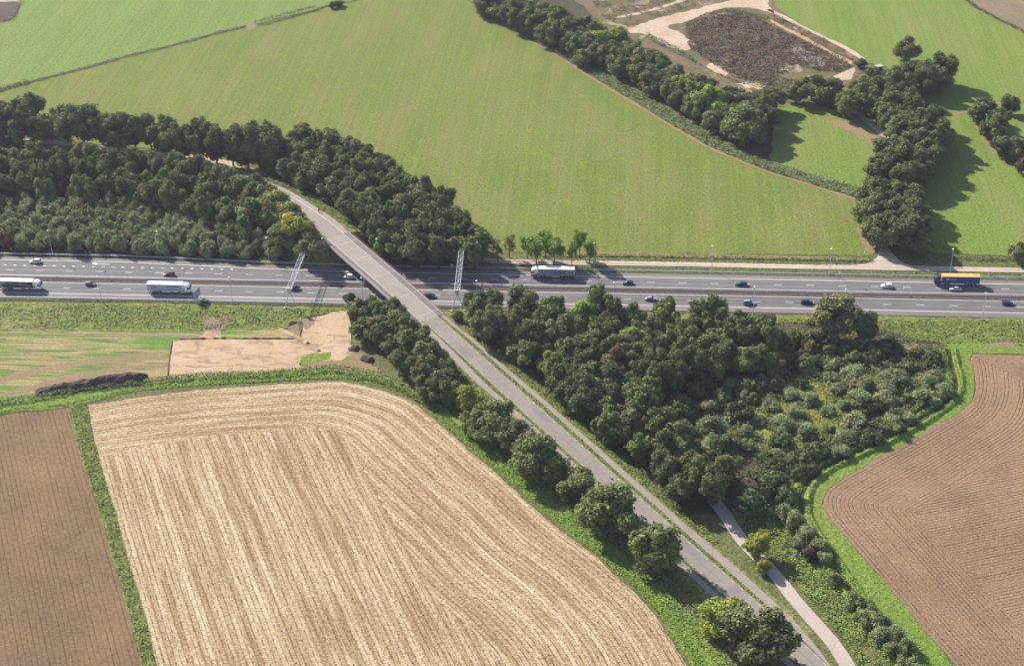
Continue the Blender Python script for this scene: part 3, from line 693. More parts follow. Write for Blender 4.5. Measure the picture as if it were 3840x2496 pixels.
for s0_, s1_, o0, o1 in ((58, 66, -5.2, -2.9), (101, 112, -2.5, -.3), (150, 155, -5.3, -.2), (183, 190, -2.6, -.4), (206, 209, -5.2, -.2)): band('road_patch', [s0_, s0_ + (s1_ - s0_) * .5, s1_], [o0, o1], M['patch'], .046, parent=ovr)
band('kerb_line', list(np.arange(-120, -38, 4.0)) + [-38], [.35, .75], M['concrete'], .06, parent=ovn)
strip('track', trk, 2.1, 2.0, M['track'], .06, rag=.15)

# ------------------------------------------------------------------ the overpass bridge
BS = [-37, -30.6, -16.4, 0, 17.5, 32.6, 36]
bridge = empty('overpass_bridge', (*RQ(0, -3), 0))
tag(bridge, 'concrete road bridge with red railings crossing the motorway on the diagonal', 'bridge')
bx, by = bridge.location[0], bridge.location[1]
def bband(name, ss, offs, zz, m):
    """closed slab between offsets; zz=(bottom,top) relative to the road"""
    V = []; F = []
    for s in ss:
        for o, z in ((offs[0], zz[0]), (offs[1], zz[0]), (offs[1], zz[1]), (offs[0], zz[1])):
            q = RQ(s, o); V.append((q[0] - bx, q[1] - by, float(rz(s)) + z))
    n = len(ss)
    for i in range(n - 1):
        for j in range(4):
            a = 4 * i + j; b = 4 * i + (j + 1) % 4; F.append((a, b, b + 4, a + 4))
    F += [(3, 2, 1, 0), tuple(4 * (n - 1) + k for k in range(4))]
    me = mesh(name, V, F, m); bm = bmesh.new(); bm.from_mesh(me); bmesh.ops.recalc_face_normals(bm, faces=bm.faces); bm.to_mesh(me); bm.free()
    return link(name, me, bridge)
ss = list(np.arange(-38, 37, 3.0)) + [36.5]
bband('deck', ss, (-8.75, 2.85), (-.95, -.02), M['concrete'])
bband('carriageway', ss, (-6.62, -.02), (-.01, .05), M['deck'])
bband('footway', ss, (-8.35, -6.9), (-.01, .12), M['darkasph'])
bband('footway', ss, (.3, 2.45), (-.01, .12), M['darkasph'])
for o in (-6.78, .14): bband('kerb', ss, (o - .13, o + .13), (-.01, .17), M['concrete'])
for o in (-8.56, 2.65): bband('parapet_kerb', ss, (o - .18, o + .18), (-.01, .25), M['concrete'])
for s in BS[1:-1]: bband('expansion_joint', [s - .07, s + .07], (-6.6, 0), (.045, .058), M['wornpaint'])
for s in BS[1:-1]: bband('expansion_joint', [s - .07, s + .07], (.32, 2.4), (.12, .128), M['wornpaint'])
post_me = MB().box((0, 0, .6), (.09, .09, 1.1)).me('railing_post', M['redrail'])
for o, s0, s1 in ((-8.56, -47, 39), (2.65, -41, 50)):
    rl = empty('railing', (0, 0, 0)); rl.parent = bridge
    pts = np.arange(s0, s1, 2.0)
    for s in pts:
        q = RQ(s, o); link('railing_post', post_me, rl, (q[0] - bx, q[1] - by, float(rz(s)) + .2))
    for h in (.62, 1.0, 1.34):
        mb = MB()
        for a, b in zip(pts[:-1], pts[1:]):
            A = RQ(a, o); B = RQ(b, o); mb.tube((A[0] - bx, A[1] - by, float(rz(a)) + h), (B[0] - bx, B[1] - by, float(rz(b)) + h), .035, n=4)
        mb.build('rail_bar', M['redrail'], rl)
ang = math.atan2(RD[1], RD[0])
for s, zt in ((-27, 5.3), (-1.5, 5.3), (-1.5, 5.3), (26, 4.6)):
    pass
for yy, zt in ((14.5, 5.35), (-6.2, 5.35), (-24.5, 4.5)):
    # piers stand in rows parallel to the motorway
    s_mid = (RA[1] - yy) / .794
    for k, o in enumerate((-7.2, -2.9, 1.4)):
        s = (RA[1] - yy + o * .6079) / .794; q = RQ(s, o)
        link('pier', MB().tube((0, 0, 0), (0, 0, zt - .5), .45, n=12).me('pier', M['concrete']), bridge, (q[0] - bx, q[1] - by, 0))
    sA = (RA[1] - yy - 8.2 * .6079) / .794; sB = (RA[1] - yy + 2.4 * .6079) / .794
    A = RQ(sA, -8.2); B = RQ(sB, 2.4); mid = (A + B) / 2; L = np.hypot(*(B - A))
    link('crosshead', MB().box((0, 0, zt - .3), (L, 1.1, .75)).me('crosshead', M['concrete']), bridge, (mid[0] - bx, mid[1] - by, 0), math.atan2((B - A)[1], (B - A)[0]))

# ------------------------------------------------------------------ guard rails
def guard_rail(label, line, side=1, posts=1.33, m='galv', twin=True, z0=0.05):
    o = empty('guard_rail', (line[0][0], line[0][1], z0)); tag(o, label, 'guard rail', 'steel guard rails along the motorway')
    ox, oy = line[0]; b1 = MB(); b2 = MB(); ps = MB(); sp = MB()
    for a, b in zip(line[:-1], line[1:]):
        for mb, off, t in ((b1, 0, .17), (b2, .62 * side, .09)):
            L = math.hypot(b[0] - a[0], b[1] - a[1]); mb.box(((a[0] + b[0]) / 2 - ox, (a[1] + b[1]) / 2 - oy + off, .72), (L + .02, t, .3 if off == 0 else .12), math.atan2(b[1] - a[1], b[0] - a[0]))
    tot = line[-1][0] - line[0][0]; xsl = [p[0] for p in line]; ysl = [p[1] for p in line]
    for x in np.arange(line[0][0] + .5, line[-1][0], posts):
        y = float(np.interp(x, xsl, ysl)); ps.box((x - ox, y - oy + .1 * side, .33), (.12, .1, .66))
        if twin: sp.box((x - ox, y - oy + .31 * side, .80), (.11, .62, .06))
    b1.build('beam', M[m], o)
    tag(ps.build('post', M[m], o), kind='stuff')
    if twin:
        b2.build('rear_rail', M['rust' if m == 'rust' else 'galv'], o); tag(sp.build('spacer', M[m], o), kind='stuff')
    return o
guard_rail('long steel guard rail along the north edge of the motorway', [(x, up_top(x) + (1.1 if x < -100 else 1.0)) for x in (-400, -300, -206, -180, -150, -125, -100, 0, 100, 300)], 1)
guard_rail('bright steel guard rail in the median beside the northern carriageway', [(-400, -5.3), (-260, -5.3), (0, -5.3), (300, -5.3)], 1)
guard_rail('dark rusty guard rail in the median beside the southern carriageway', [(-400, -6.95), (-250, -6.95), (0, -6.95), (300, -6.95)], -1, 2.66, 'rust')
guard_rail('steel guard rail along the south edge of the motorway, left of the wood', [(-400, -21.6), (-250, -21.6), (-196, -21.2), (-100, -21.0), (-62, -21.0)], 1)

# ------------------------------------------------------------------ lamp posts
k2 = 960 / 1785
lamp0 = None
def lamp(p, H, label, group, small=False):
    global lamp0
    if lamp0 is None:
        lamp0 = empty('lamp_post', (0, 0, 0))
        MB().tube((0, 0, 0), (0, 0, 11), .13, .07, n=8).build('pole', M['pole'], lamp0)
        MB().tube((0, 0, 0), (0, 0, .7), .2, n=8).build('base', M['galv'], lamp0)
        MB().tube((0, 0, 10.95), (0, 0, 11.1), .2, .42, n=10).build('lamp_head', M['pole'], lamp0)
        MB().tube((0, 0, 11.1), (0, 0, 11.32), .42, .2, n=10).build('lamp_cover', M['lampglass'], lamp0)
        o = lamp0
    else: o = copy_tree(lamp0)
    o.location = (p[0], p[1], 0); o.scale = (1, 1, H / 11)
    return tag(o, label, 'lamp post', group)
NL = 'grey lamp post behind the northern guard rail, '
GN = 'lamp posts along the north side of the motorway'
for x, y, lb in ((368 * k2, 832 + 228 * k2, 'farthest left, before the grey green thicket'), (1120 * k2, 832 + 235 * k2, 'above the brown car'), (960 + 93 * k2, 832 + 280 * k2, 'left of the leaning-looking gantry'),
                 (960 + 480 * k2, 832 + 285 * k2, 'between the gantry and the bridge'), (960 + 854 * k2, 832 + 290 * k2, 'just right of the bridge, in dark trees'), (960 + 1547 * k2, 832 + 317 * k2, 'right of the second gantry'),
                 (1920 + 575 * k2, 832 + 320 * k2, 'beside the last of the young roadside trees'), (1920 + 1393 * k2, 832 + 342 * k2, 'between the service road and the teal estate car'), (2880 + 427 * k2, 832 + 362 * k2, 'before the farm junction'), (2880 + 1268 * k2, 832 + 366 * k2, 'right behind the blue lorry')):
    lamp(px(x, y), 10.9, NL + lb, GN)
SLb = 'grey lamp post on the south verge, '
for x, y, lb, rim in ((383, 1133, 'near the blue grey car at left', 0), (873, 1136, 'between the traffic sign back and the gantry', 0), (1363, 1138, 'just left of the bridge', 0), (1791, 1150, 'hidden low by the wood, right of the second gantry', 0), (2303, 1158, 'rising out of the wood near the dark blue car', 0),
                      (2824.6, 1174, 'in front of the grey hatchback', 0), (3163, 1185, 'with its head above the tall bushy tree', 0), (3683.6, 1199, 'farthest right, near the purple car', 0)):
    lamp(px(x, y), 11.2, SLb + lb, 'lamp posts along the south side of the motorway')

# ------------------------------------------------------------------ sign gantries (lattice beam on splayed legs)
def gantry(A, B, h, label, lean=0, boards=()):
    """A south end, B north end in plan"""
    A = np.array(A); B = np.array(B); d = B - A; L = np.hypot(*d); d /= L; n = np.array([d[1], -d[0]])
    g = empty('sign_gantry', (A[0], A[1], 0)); tag(g, label, 'gantry', 'lattice sign gantries over the motorway')
    P = lambda t, u, z: (d[0] * t + n[0] * u, d[1] * t + n[1] * u, z)
    w_, hh = .95, 1.3; z0 = h - hh
    for u, z in ((-w_, h), (w_, h), (0, z0)):
        MB().tube(P(0, u, z), P(L, u, z), .085, n=6).build('chord', M['gantry'], g)
    N = int(L / 1.9); st = L / N
    for f, (u0, za, u1, zb) in enumerate(((-w_, h, w_, h), (-w_, h, 0, z0), (w_, h, 0, z0))):
        ma = MB().tube(P(0, u0, za), P(st, u1, zb), .045, n=4).me('brace', M['gantry'])
        mbb = MB().tube(P(st, u0, za), P(0, u1, zb), .045, n=4).me('brace', M['gantry'])
        mc = MB().tube(P(0, u0, za), P(0, u1, zb), .06, n=4).me('brace', M['gantry'])
        for i in range(N):
            link('brace', ma if i % 2 else mbb, g, (d[0] * st * i, d[1] * st * i, 0))
            if f == 0: link('brace', mc, g, (d[0] * st * i, d[1] * st * i, 0))
    for t, e in ((0, -1), (L, 1)):
        MB().box(P(t, 0, h - .1), (2.3, .5, .5), math.atan2(n[1], n[0])).build('end_frame', M['gantry'], g)
        mb = MB()
        q = [P(t, -1.0, h - .2), P(t, 1.0, h - .2), P(t, .35, h - 2.2), P(t, -.35, h - 2.2)]
        th_ = d * .12
        V = [(a[0] + s * th_[0], a[1] + s * th_[1], a[2]) for s in (-1, 1) for a in q]
        mb.add(V, [(0, 1, 2, 3), (7, 6, 5, 4), (0, 4, 5, 1), (1, 5, 6, 2), (2, 6, 7, 3), (3, 7, 4, 0)]).build('gusset', M['gantry'], g)
        for s in (-1, 1):
            MB().tube(P(t, s * .3, h - 1.9), P(t + e * .5, s * 2.3, 0), .16, .14, n=8).build('leg', M['gantry'], g)
            MB().box(P(t + e * .5, s * 2.3, .15), (.9, .9, .3)).build('footing', M['concrete'], g)
    for t, u, wd, hg in boards:
        MB().box(P(t, u, h - .5), (.2, wd, hg), math.atan2(d[1], d[0]) - math.pi / 2).build('sign_board', M['plastic'], g)
        MB().box(P(t, u - .13 * (1 if u > 0 else -1), h - .5), (.03, wd * .96, hg * .94), math.atan2(d[1], d[0]) - math.pi / 2).build('board_back', M['galv'], g)
    return g
b1 = (960 + 463 * .24565, 860 + 1190 * .24565); b2 = (960 + 618 * .24565, 860 + 1195 * .24565)
A1 = (px(*b1) + px(*b2)) / 2
t1 = px(960 + 762 * .24565, 860 + 240 * .24565, 8.4)
gantry(A1, t1, 8.4, 'left lattice gantry left of the bridge, slanting across both carriageways')
c1 = (1440 + 1280 * .20168, 900 + 1265 * .20168); c2 = (1440 + 1450 * .20168, 900 + 1210 * .20168)
A2 = (px(*c1) + px(*c2)) / 2 * 1.0
t2 = px(1440 + 1443 * .20168, 900 + 152 * .20168, 8.6)
A2 = px(1440 + 1358 * .20168, 900 + 935 * .20168, 8.6)
gantry(A2, t2, 8.6, 'right lattice gantry right of the bridge, beside the big wood', boards=((11, 1.0, .1, .1),))

# big direction board seen edge on, by the southern verge
p = px(742, 1124)
sb = empty('direction_board', (p[0], p[1], 0), math.radians(78)); tag(sb, 'grey steel back of a large direction board on the south verge before the white lorry', 'road sign')
MB().box((0, 0, 3.0), (5.2, .08, 3.4)).build('panel', M['galv'], sb)
for i in (-1.8, 0, 1.8):
    MB().tube((i, -.12, 0), (i, -.12, 4.6), .09, n=8).build('post', M['pole'], sb)
    MB().box((0, -.08, 2.2 + i * .55), (5.0, .06, .12)).build('bracing', M['galv'], sb)
def small_sign(p, label, shape, cm, h=2.3, z=0.05):
    s = empty('road_sign', (p[0], p[1], z)); tag(s, label, 'road sign')
    MB().tube((0, 0, 0), (0, 0, h), .045, n=6).build('post', M['pole'], s)
    mb = MB()
    if shape == 'tri': mb.add([(.05, -.55, h), (.05, .55, h), (.05, 0, h + .95), (-.03, -.55, h), (-.03, .55, h), (-.03, 0, h + .95)], [(0, 1, 2), (5, 4, 3), (0, 3, 4, 1), (1, 4, 5, 2), (2, 5, 3, 0)])
    else: mb.box((0, 0, h + .3), (.07, .45 if shape == 'plate' else 1.1, .9 if shape == 'plate' else 1.1))
    mb.build('plate', cm, s); return s
small_sign(px(1978 * .20168, 920 + 595 * .20168), 'dark backed triangular sign in the median left of the brown car', 'tri', M['plastic'])
small_sign(px(2880 + 943 * k2, 832 + 500 * k2), 'narrow pinkish plate sign in the median beside the white hatchback', 'plate', plain('pale_pink_sign', lin(.75, .55, .52), .5, var=0), 2.2)
small_sign(px(225 * .20168, 920 + 140 * .20168), 'orange and white sign in the sunlit bush at the far left', 'sq', plain('orange_sign', lin(.75, .16, .06), .5, var=0), 1.8, 0)
small_sign(px(1778 * .20168, 920 + 990 * .20168), 'small marker post at the south guard rail near the blue grey car', 'plate', plain('marker_red', lin(.45, .25, .25), .5, var=0), .7)
small_sign(px(1440 + 1575 * .20168, 900 + 1225 * .20168), 'white square plate at the end of the south guard rail', 'sq', M['white'], 1.2)
small_sign(px(2880 + 672 * k2, 832 + 235 * k2), 'pale post with a plate at the meadow corner by the farm junction', 'plate', M['white'], 1.2, 0)
cb = empty('electrical_cabinet', (*px(1440 + 1260 * .20168, 900 + 497 * .20168), 0)); tag(cb, 'grey electrical cabinet standing left of the right gantry', 'cabinet')
MB().box((0, 0, .65), (1.3, .6, 1.2)).build('housing', plain('cabinet_grey', lin(.5, .5, .5), .5), cb); MB().box((0, 0, 1.29), (1.4, .7, .08)).build('lid', M['galv'], cb); MB().box((.3, -.31, .65), (.58, .02, 1.0)).build('door', M['white'], cb)

# ------------------------------------------------------------------ vehicles
def wheel_me(r, wd):
    return MB().tube((0, -wd / 2, 0), (0, wd / 2, 0), r, n=14).me('tyre', M['tyre']), MB().tube((0, -wd / 2 - .012, 0), (0, wd / 2 + .012, 0), r * .62, n=10).me('rim', M['rim'])
WC = wheel_me(.33, .22); WT = wheel_me(.5, .32)
def add_wheel(par, x, y, W, r):
    t = link('wheel', W[0], par, (x, y, r)); link('rim', W[1], t)
def car(p, east, paint, style, label, glass_roof=False):
    o = empty('car', (p[0], p[1], .06), 0 if east else math.pi); tag(o, label, 'car', 'cars driving on the motorway')
    L, H, W = {'hatch': (4.25, 1.48, 1.8), 'small': (3.6, 1.50, 1.65), 'estate': (4.7, 1.46, 1.82), 'suv': (4.45, 1.66, 1.85), 'sedan': (4.6, 1.42, 1.82), 'beetle': (4.2, 1.5, 1.8), 'mini': (3.85, 1.42, 1.72)}[style]
    h = W / 2; bl = .95 if style == 'suv' else .88
    tail = {'hatch': [(-.30, H, 0), (-.43, H * .93, 1), (-.485, bl + .06, 0)], 'small': [(-.32, H, 0), (-.44, H * .95, 1), (-.49, bl + .05, 0)], 'estate': [(-.36, H * .98, 0), (-.45, H * .93, 1), (-.49, bl + .05, 0)], 'suv': [(-.34, H, 0), (-.44, H * .94, 1), (-.49, bl + .05, 0)],
            'sedan': [(-.16, H * .98, 0), (-.25, H * .88, 0), (-.37, bl + .12, 0)], 'beetle': [(-.12, H, 0), (-.28, H * .88, 0), (-.45, bl + .02, 0)], 'mini': [(-.33, H * .98, 0), (-.43, H * .92, 1), (-.48, bl + .04, 0)]}[style]
    # stations from nose to tail: x, top height, half width at the belt, half width at the top
    cowl = .26 if style in ('hatch', 'suv', 'mini') else .24
    roof0 = .06 if style != 'small' else .12
    if style == 'small': cowl = .32
    ST = [(.5, .55, h * .74, h * .6), (.47, .74, h * .9, h * .8), (.38, .84, h * .98, h * .86), (cowl, bl + .06, h, h * .86), (roof0, H * .985, h, h * .72), (-.08, H, h, h * .73)]
    ST += [(x, z, h if x > -.44 else h * .93, h * .73 if z > bl + .2 else h * .84) for x, z, _ in tail] + [(-.5, .62, h * .84, h * .78)]
    V = []; F = []
    for x, zt, wb, wt in ST:
        zb = min(bl, zt - .04); X = x * L
        V += [(X, -wb * .93, .24), (X, -wb, .5 if zb > .5 else zb - .05), (X, -wb * .985, zb), (X, -wt, zt), (X, wt, zt), (X, wb * .985, zb), (X, wb, .5 if zb > .5 else zb - .05), (X, wb * .93, .24)]
    n = len(ST)
    for i in range(n - 1):
        for j in range(8): a = 8 * i + j; b = 8 * i + (j + 1) % 8; F.append((a, b, b + 8, a + 8))
    F += [tuple(range(7, -1, -1)), tuple(8 * (n - 1) + k for k in range(8))]
    me = mesh('body', V, F, paint, False); bm = bmesh.new(); bm.from_mesh(me); bmesh.ops.recalc_face_normals(bm, faces=bm.faces)
    bmesh.ops.bevel(bm, geom=[e for e in bm.edges if e.is_manifold and e.calc_face_angle(0) > .45], offset=.06, segments=2, affect='EDGES', profile=.6)
    for f in bm.faces: f.smooth = True
    bm.to_mesh(me); bm.free(); link('body', me, o)
    # glass, set just proud of the panels
    def quad(name, i, j, c0, c1, m=M['glass'], push=.012, s0=.1, s1=.9):
        A = [Vector(V[8 * i + c0]), Vector(V[8 * i + c1]), Vector(V[8 * j + c1]), Vector(V[8 * j + c0])]
        c = sum(A, Vector()) / 4; nn = (A[1] - A[0]).cross(A[3] - A[0]).normalized()
        if nn.dot(c - Vector((0, 0, .7))) < 0: nn = -nn
        P = [c + (a - c) * .86 + nn * (push + .055 * 0) for a in A]
        link(name, mesh(name, [tuple(q) for q in P], [(0, 1, 2, 3)], m), o)
    quad('windscreen', 3, 4, 3, 4); nb = next(i for i in range(6, n) if ST[i][1] < bl + .15)
    quad('rear_window', nb - 1, nb, 3, 4)
    for c0, c1 in ((2, 3), (5, 4)):
        for i in range(3, nb): quad('side_window', i, i + 1, c0, c1)
    for sx in (1, -1):
        for sy in (1, -1):
            add_wheel(o, sx * L * .305, sy * (h - .1), WC, .33)
            MB().box((sx * (L * .47 if sx > 0 else L * .485), sy * h * .72, .68 if sx > 0 else .78), (.16, .34, .15)).build('headlight' if sx > 0 else 'tail_light', M['headlamp' if sx > 0 else 'lampred'], o)
    for sy in (1, -1): MB().box((L * .2, sy * (h + .08), .98), (.14, .2, .13)).build('mirror', paint, o)
    return o
def cpaint(name, c, r=.28): 
    return plain(name, c, r, .5, var=0, coat=.6)
P_white = cpaint('white_car_paint', lin(.80, .80, .80)); P_black = cpaint('black_car_paint', lin(.018, .018, .025)); P_navy = cpaint('navy_car_paint', lin(.012, .018, .045)); P_teal = cpaint('teal_car_paint', lin(.02, .055, .075))
P_brown = cpaint('dark_brown_car_paint', lin(.06, .04, .045)); P_silver = cpaint('silver_car_paint', lin(.45, .46, .50)); P_bg = cpaint('blue_grey_car_paint', lin(.10, .13, .19)); P_bg2 = cpaint('grey_car_paint', lin(.22, .24, .29)); P_purple = cpaint('purple_car_paint', lin(.045, .02, .10)); P_green = cpaint('dark_green_car_paint', lin(.01, .022, .022))
car(px(133, 985), False, P_white, 'suv', 'white sport utility car at the far left of the northern carriageway')
car(px(634, 1033), False, P_brown, 'suv', 'dark brown car in the inner lane above the white lorry')
car(px(1307.6, 1042), False, P_white, 'small', 'small white hatchback coming out from under the bridge')
car(px(2354.6, 1065), False, P_navy, 'beetle', 'dark navy round roofed car behind the white and red lorry')
car(px(2778, 1069), False, P_teal, 'estate', 'dark teal estate car on the northern carriageway')
car(px(3324.7, 1077), False, P_white, 'hatch', 'white hatchback left of the blue lorry')
car(px(3582, 1088), False, P_silver, 'sedan', 'silver saloon overtaking beside the blue lorry')
car(px(340, 1069), True, P_bg, 'mini', 'blue grey small car between the two left lorries')
car(px(1107, 1086), True, P_black, 'hatch', 'black car half under the left gantry')
car(px(1611, 1114), True, P_green, 'estate', 'dark green car just right of the bridge on the southern carriageway')
car(px(2441, 1125), True, P_bg2, 'sedan', 'grey blue car half hidden by the wood')
car(px(2809, 1141), True, P_bg2, 'suv', 'grey hatchback behind the lamp post on the southern carriageway')
car(px(3026, 1138), True, P_navy, 'estate', 'dark blue estate car on the southern carriageway right of the wood')
car(px(3778, 1141), True, P_purple, 'hatch', 'dark purple car at the far right')

def text(body, size, m, par, loc, italic=0.0, name='lettering', bold=0.0):
    c = bpy.data.curves.new(name, 'FONT'); c.body = body; c.size = size; c.shear = italic; c.extrude = .008; c.offset = bold; c.align_x = 'CENTER'; c.align_y = 'CENTER'
    t = bpy.data.objects.new(name, c); COL.objects.link(t); bpy.context.view_layer.update()
    me = bpy.data.meshes.new_from_object(t.evaluated_get(bpy.context.evaluated_depsgraph_get())); bpy.data.objects.remove(t); bpy.data.curves.remove(c)
    me.name = name; me.materials.clear(); me.materials.append(m)
    for p in me.polygons: p.material_index = 0
    o = link(name, me, par, loc); o.rotation_euler = (math.pi / 2, 0, 0); return o
def lorry(p, east, label, side, roof, cabm, cab2=None, grey=None):
    """p: middle of the trailer on the road; the side towards -Y world carries the print"""
    o = empty('lorry', (p[0], p[1], .06)); tag(o, label, 'lorry', 'articulated lorries on the motorway')
    f = 1 if east else -1; TL = 13.8; W = 2.55
    tr = MB().box((0, 0, 2.62), (TL, W, 2.72)).build('trailer_body', side, o)
    MB().box((0, 0, 4.01), (TL + .04, W + .04, .07)).build('trailer_roof', roof, tr)
    for sy in (-1, 1): MB().box((0, sy * (W / 2 + .012), 1.24), (TL, .03, .1)).build('side_rail', M['galv'], tr)
    for sx in (-1, 1): MB().box((sx * TL / 2, 0, 2.6), (.08, W + .06, 2.78)).build('end_frame', M['white'] if roof is not M.get('orange') else roof, tr)
    MB().box((0, 0, 1.0), (TL - .6, 1.0, .3)).build('chassis', M['plastic'], o)
    for sy in (-1, 1): MB().box((.3 * f, sy * 1.15, .78), (3.2, .06, .36)).build('side_guard', M['white'], o)
    MB().box((-f * (TL / 2 - .05), 0, .6), (.15, 2.3, .2)).build('rear_bumper', M['rust'], o)
    for x in (-2.2, -3.5, -4.8): 
        for sy in (-1, 1): add_wheel(o, f * x, sy * 1.08, WT, .5)
    # tractor
    X0 = TL / 2 + .55
    prof = [(0, .75), (2.25, .75), (2.32, 1.2), (2.3, 2.0), (2.12, 3.0), (1.75, 3.62), (.9, 3.85), (0, 3.9)]
    cab = MB().prism([(f * (X0 + a), z) for a, z in prof], -1.22, 1.22)
    me = cab.me('cab', cabm); bm = bmesh.new(); bm.from_mesh(me); bmesh.ops.recalc_face_normals(bm, faces=bm.faces)
    bmesh.ops.bevel(bm, geom=[e for e in bm.edges if e.is_manifold and e.calc_face_angle(0) > .3], offset=.09, segments=2, affect='EDGES'); bm.to_mesh(me); bm.free()
    cb = link('cab', me, o)
    MB().add([(f * (X0 + 2.325), -1.05, 2.02), (f * (X0 + 2.325), 1.05, 2.02), (f * (X0 + 2.15), .98, 3.0), (f * (X0 + 2.15), -.98, 3.0)], [(0, 1, 2, 3)]).build('windscreen', M['glass'], cb)
    for sy in (-1, 1):
        MB().box((f * (X0 + 1.6), sy * 1.235, 2.4), (.85, .02, .7)).build('side_window', M['glass'], cb)
        MB().box((f * (X0 + 2.2), sy * 1.38, 2.35), (.18, .22, .7)).build('mirror', M['plastic'], cb)
        MB().box((f * (X0 + 2.31), sy * .95, 1.0), (.1, .4, .2)).build('headlight', M['headlamp'], cb)
    MB().box((f * (X0 + .95), 0, 3.9), (.55, .5, .06)).build('roof_hatch', M['glass'], cb)
    MB().box((f * (X0 - .25), 0, .95), (5.2, .9, .25)).build('tractor_chassis', M['plastic'], o)
    if cab2:
        MB().box((f * (X0 + 1.15), 0, 1.15), (2.42, 2.52, .75)).build('lower_panel', cab2, cb)
    for sy in (-1, 1): add_wheel(o, f * (X0 + 1.25), sy * 1.08, WT, .5); add_wheel(o, f * (X0 - 2.35), sy * 1.08, WT, .5); MB().box((f * (X0 - .75), sy * 1.05, .75), (1.3, .45, .55)).build('fuel_tank', M['galv'], o)
    return o
M['ltgrey'] = plain('light_grey_tarp', lin(.42, .46, .53), .55, .3, var=.05, vs_=.7)
M['greytarp'] = plain('grey_tarpaulin', lin(.30, .32, .35), .6, .3, var=.06, vs_=.7)
M['dktarp'] = plain('dark_violet_tarp', lin(.035, .035, .055), .5, .3, var=.1)
M['bltarp'] = plain('blue_tarpaulin', lin(.035, .075, .25), .55, .3, var=.08)
M['blcab'] = plain('dark_blue_cab', lin(.02, .035, .11), .35, .5, var=0)
M['orange'] = plain('orange_roof_tarp', lin(.66, .36, .10), .6, .3, var=.08)
M['redpaint'] = plain('red_paint', lin(.42, .02, .03), .4, .4, var=0)
M['redprint'] = plain('red_print', lin(.36, .03, .05), .6, .2, var=0); M['bluprint'] = plain('blue_grey_print', lin(.06, .07, .12), .6, .2, var=0); M['gold'] = plain('gold_print', lin(.55, .40, .12), .6, .2, var=0); M['palep'] = plain('pale_print', lin(.55, .60, .62), .6, .2, var=0)
YS = -1.275 - .02
# white and red lorry heading west
pm = px((2018 + 2155) / 2, 1044)
l1 = lorry((pm[0], pm[1] + 1.2), False, 'lorry with grey side, white roof and a red and white cab heading left', M['greytarp'], M['white'], M['white'], M['redpaint'])
text('ALOYS ROEMAAT', 1.02, M['redprint'], l1, (-.3, YS, 2.95), .35, bold=.03)
MB().box((1.1, YS - .0, 2.25), (4.3, .02, .3)).build('print_stripe', M['bluprint'], l1)
# blue lorry with orange roof
pm = px((3533 + 3673) / 2, 940 + 380 * .35)
l2 = lorry((pm[0] - .2, pm[1] + 1.2), False, 'blue lorry with an orange roof heading left beside the silver saloon', M['bltarp'], M['orange'], M['blcab'])
MB().box((-5.0, YS, 2.9), (1.1, .02, 1.0)).build('emblem_frame', M['palep'], l2); MB().box((-5.0, YS - .012, 2.9), (.9, .02, .8)).build('emblem_field', M['bltarp'], l2)
text('TSP', .5, M['palep'], l2, (-5.0, YS - .03, 2.9), 0, bold=.02); text('Trailer Service', .42, M['palep'], l2, (-2.85, YS - .01, 3.0), 0); MB().box((-2.6, YS, 2.55), (2.2, .02, .1)).build('print_stripe', M['palep'], l2)
# white courier lorry heading east
pm = px((552 + 690) / 2, 1101)
l3 = lorry((pm[0], pm[1] + 1.2), True, 'white courier lorry heading right before the direction board', M['ltgrey'], M['white'], M['white'])
text('GNA KOERIER', .78, M['bluprint'], l3, (3.2, YS, 3.0), 0, bold=.02)
lg = MB()
for a, b in (((-5, 2.3), (-5, 3.75)), ((-5, 3.75), (-3.2, 2.95)), ((-3.2, 2.95), (-5, 2.3))): lg.tube((a[0], YS, a[1]), (b[0], YS, b[1]), .07, n=4)
lg.build('emblem_triangle', M['bluprint'], l3); text('GNA', .42, M['bluprint'], l3, (-4.4, YS, 3.0), bold=.01); MB().box((-3.9, YS, 2.4), (1.5, .02, .18)).build('print_stripe', M['bluprint'], l3)
for i, x in enumerate((-6.2, -5.4, -4.6, -3.7, -2.6, -1.4)): MB().box((x, YS, 1.75), (.28 + .1 * i, .02, .16)).build('print_stripe', M['bluprint'], l3)
MB().box((2.9, YS, 1.75), (6.4, .02, .14)).build('print_stripe', M['bluprint'], l3)
# dark logistics lorry heading east, cut by the picture's left edge
pm = px((-8 + 130) / 2, 1089)
l4 = lorry((pm[0] + .2, pm[1] + 1.2), True, 'dark sided lorry with white roof and white cab at the far left edge', M['dktarp'], M['white'], M['white'])
text('Snijder Logistics', .62, M['gold'], l4, (3.4, YS, 3.5), 0, bold=.02); text('Blue Leasing', .36, M['palep'], l4, (2.4, YS, 2.95), 0, bold=.01)
sw = MB(); 
sw.add([(-3.0, YS, 3.25), (6.3, YS, 2.2), (6.3, YS, 2.05), (-3.0, YS, 3.05), (-3.0, YS - .02, 3.25), (6.3, YS - .02, 2.2), (6.3, YS - .02, 2.05), (-3.0, YS - .02, 3.05)], [(0, 1, 2, 3), (7, 6, 5, 4), (0, 4, 5, 1), (2, 6, 7, 3)]).build('print_stripe', M['palep'], l4)
ringm = MB()
for i in range(14):
    a0 = .6 + i * .3; a1 = a0 + .3; ringm.tube((-4.9 + 1.0 * math.cos(a0), YS, 2.5 + .9 * math.sin(a0)), (-4.9 + 1.0 * math.cos(a1), YS, 2.5 + .9 * math.sin(a1)), .22, n=4)
ringm.build('emblem_ring', M['palep'], l4)
MB().tube((-4.6, YS, 3.8), (-3.5, YS, 2.75), .22, n=4).build('emblem_slash', M['gold'], l4)
dm = MB().box((0, 0, 0), (.18, .02, .16)).me('print_dot', M['palep'])
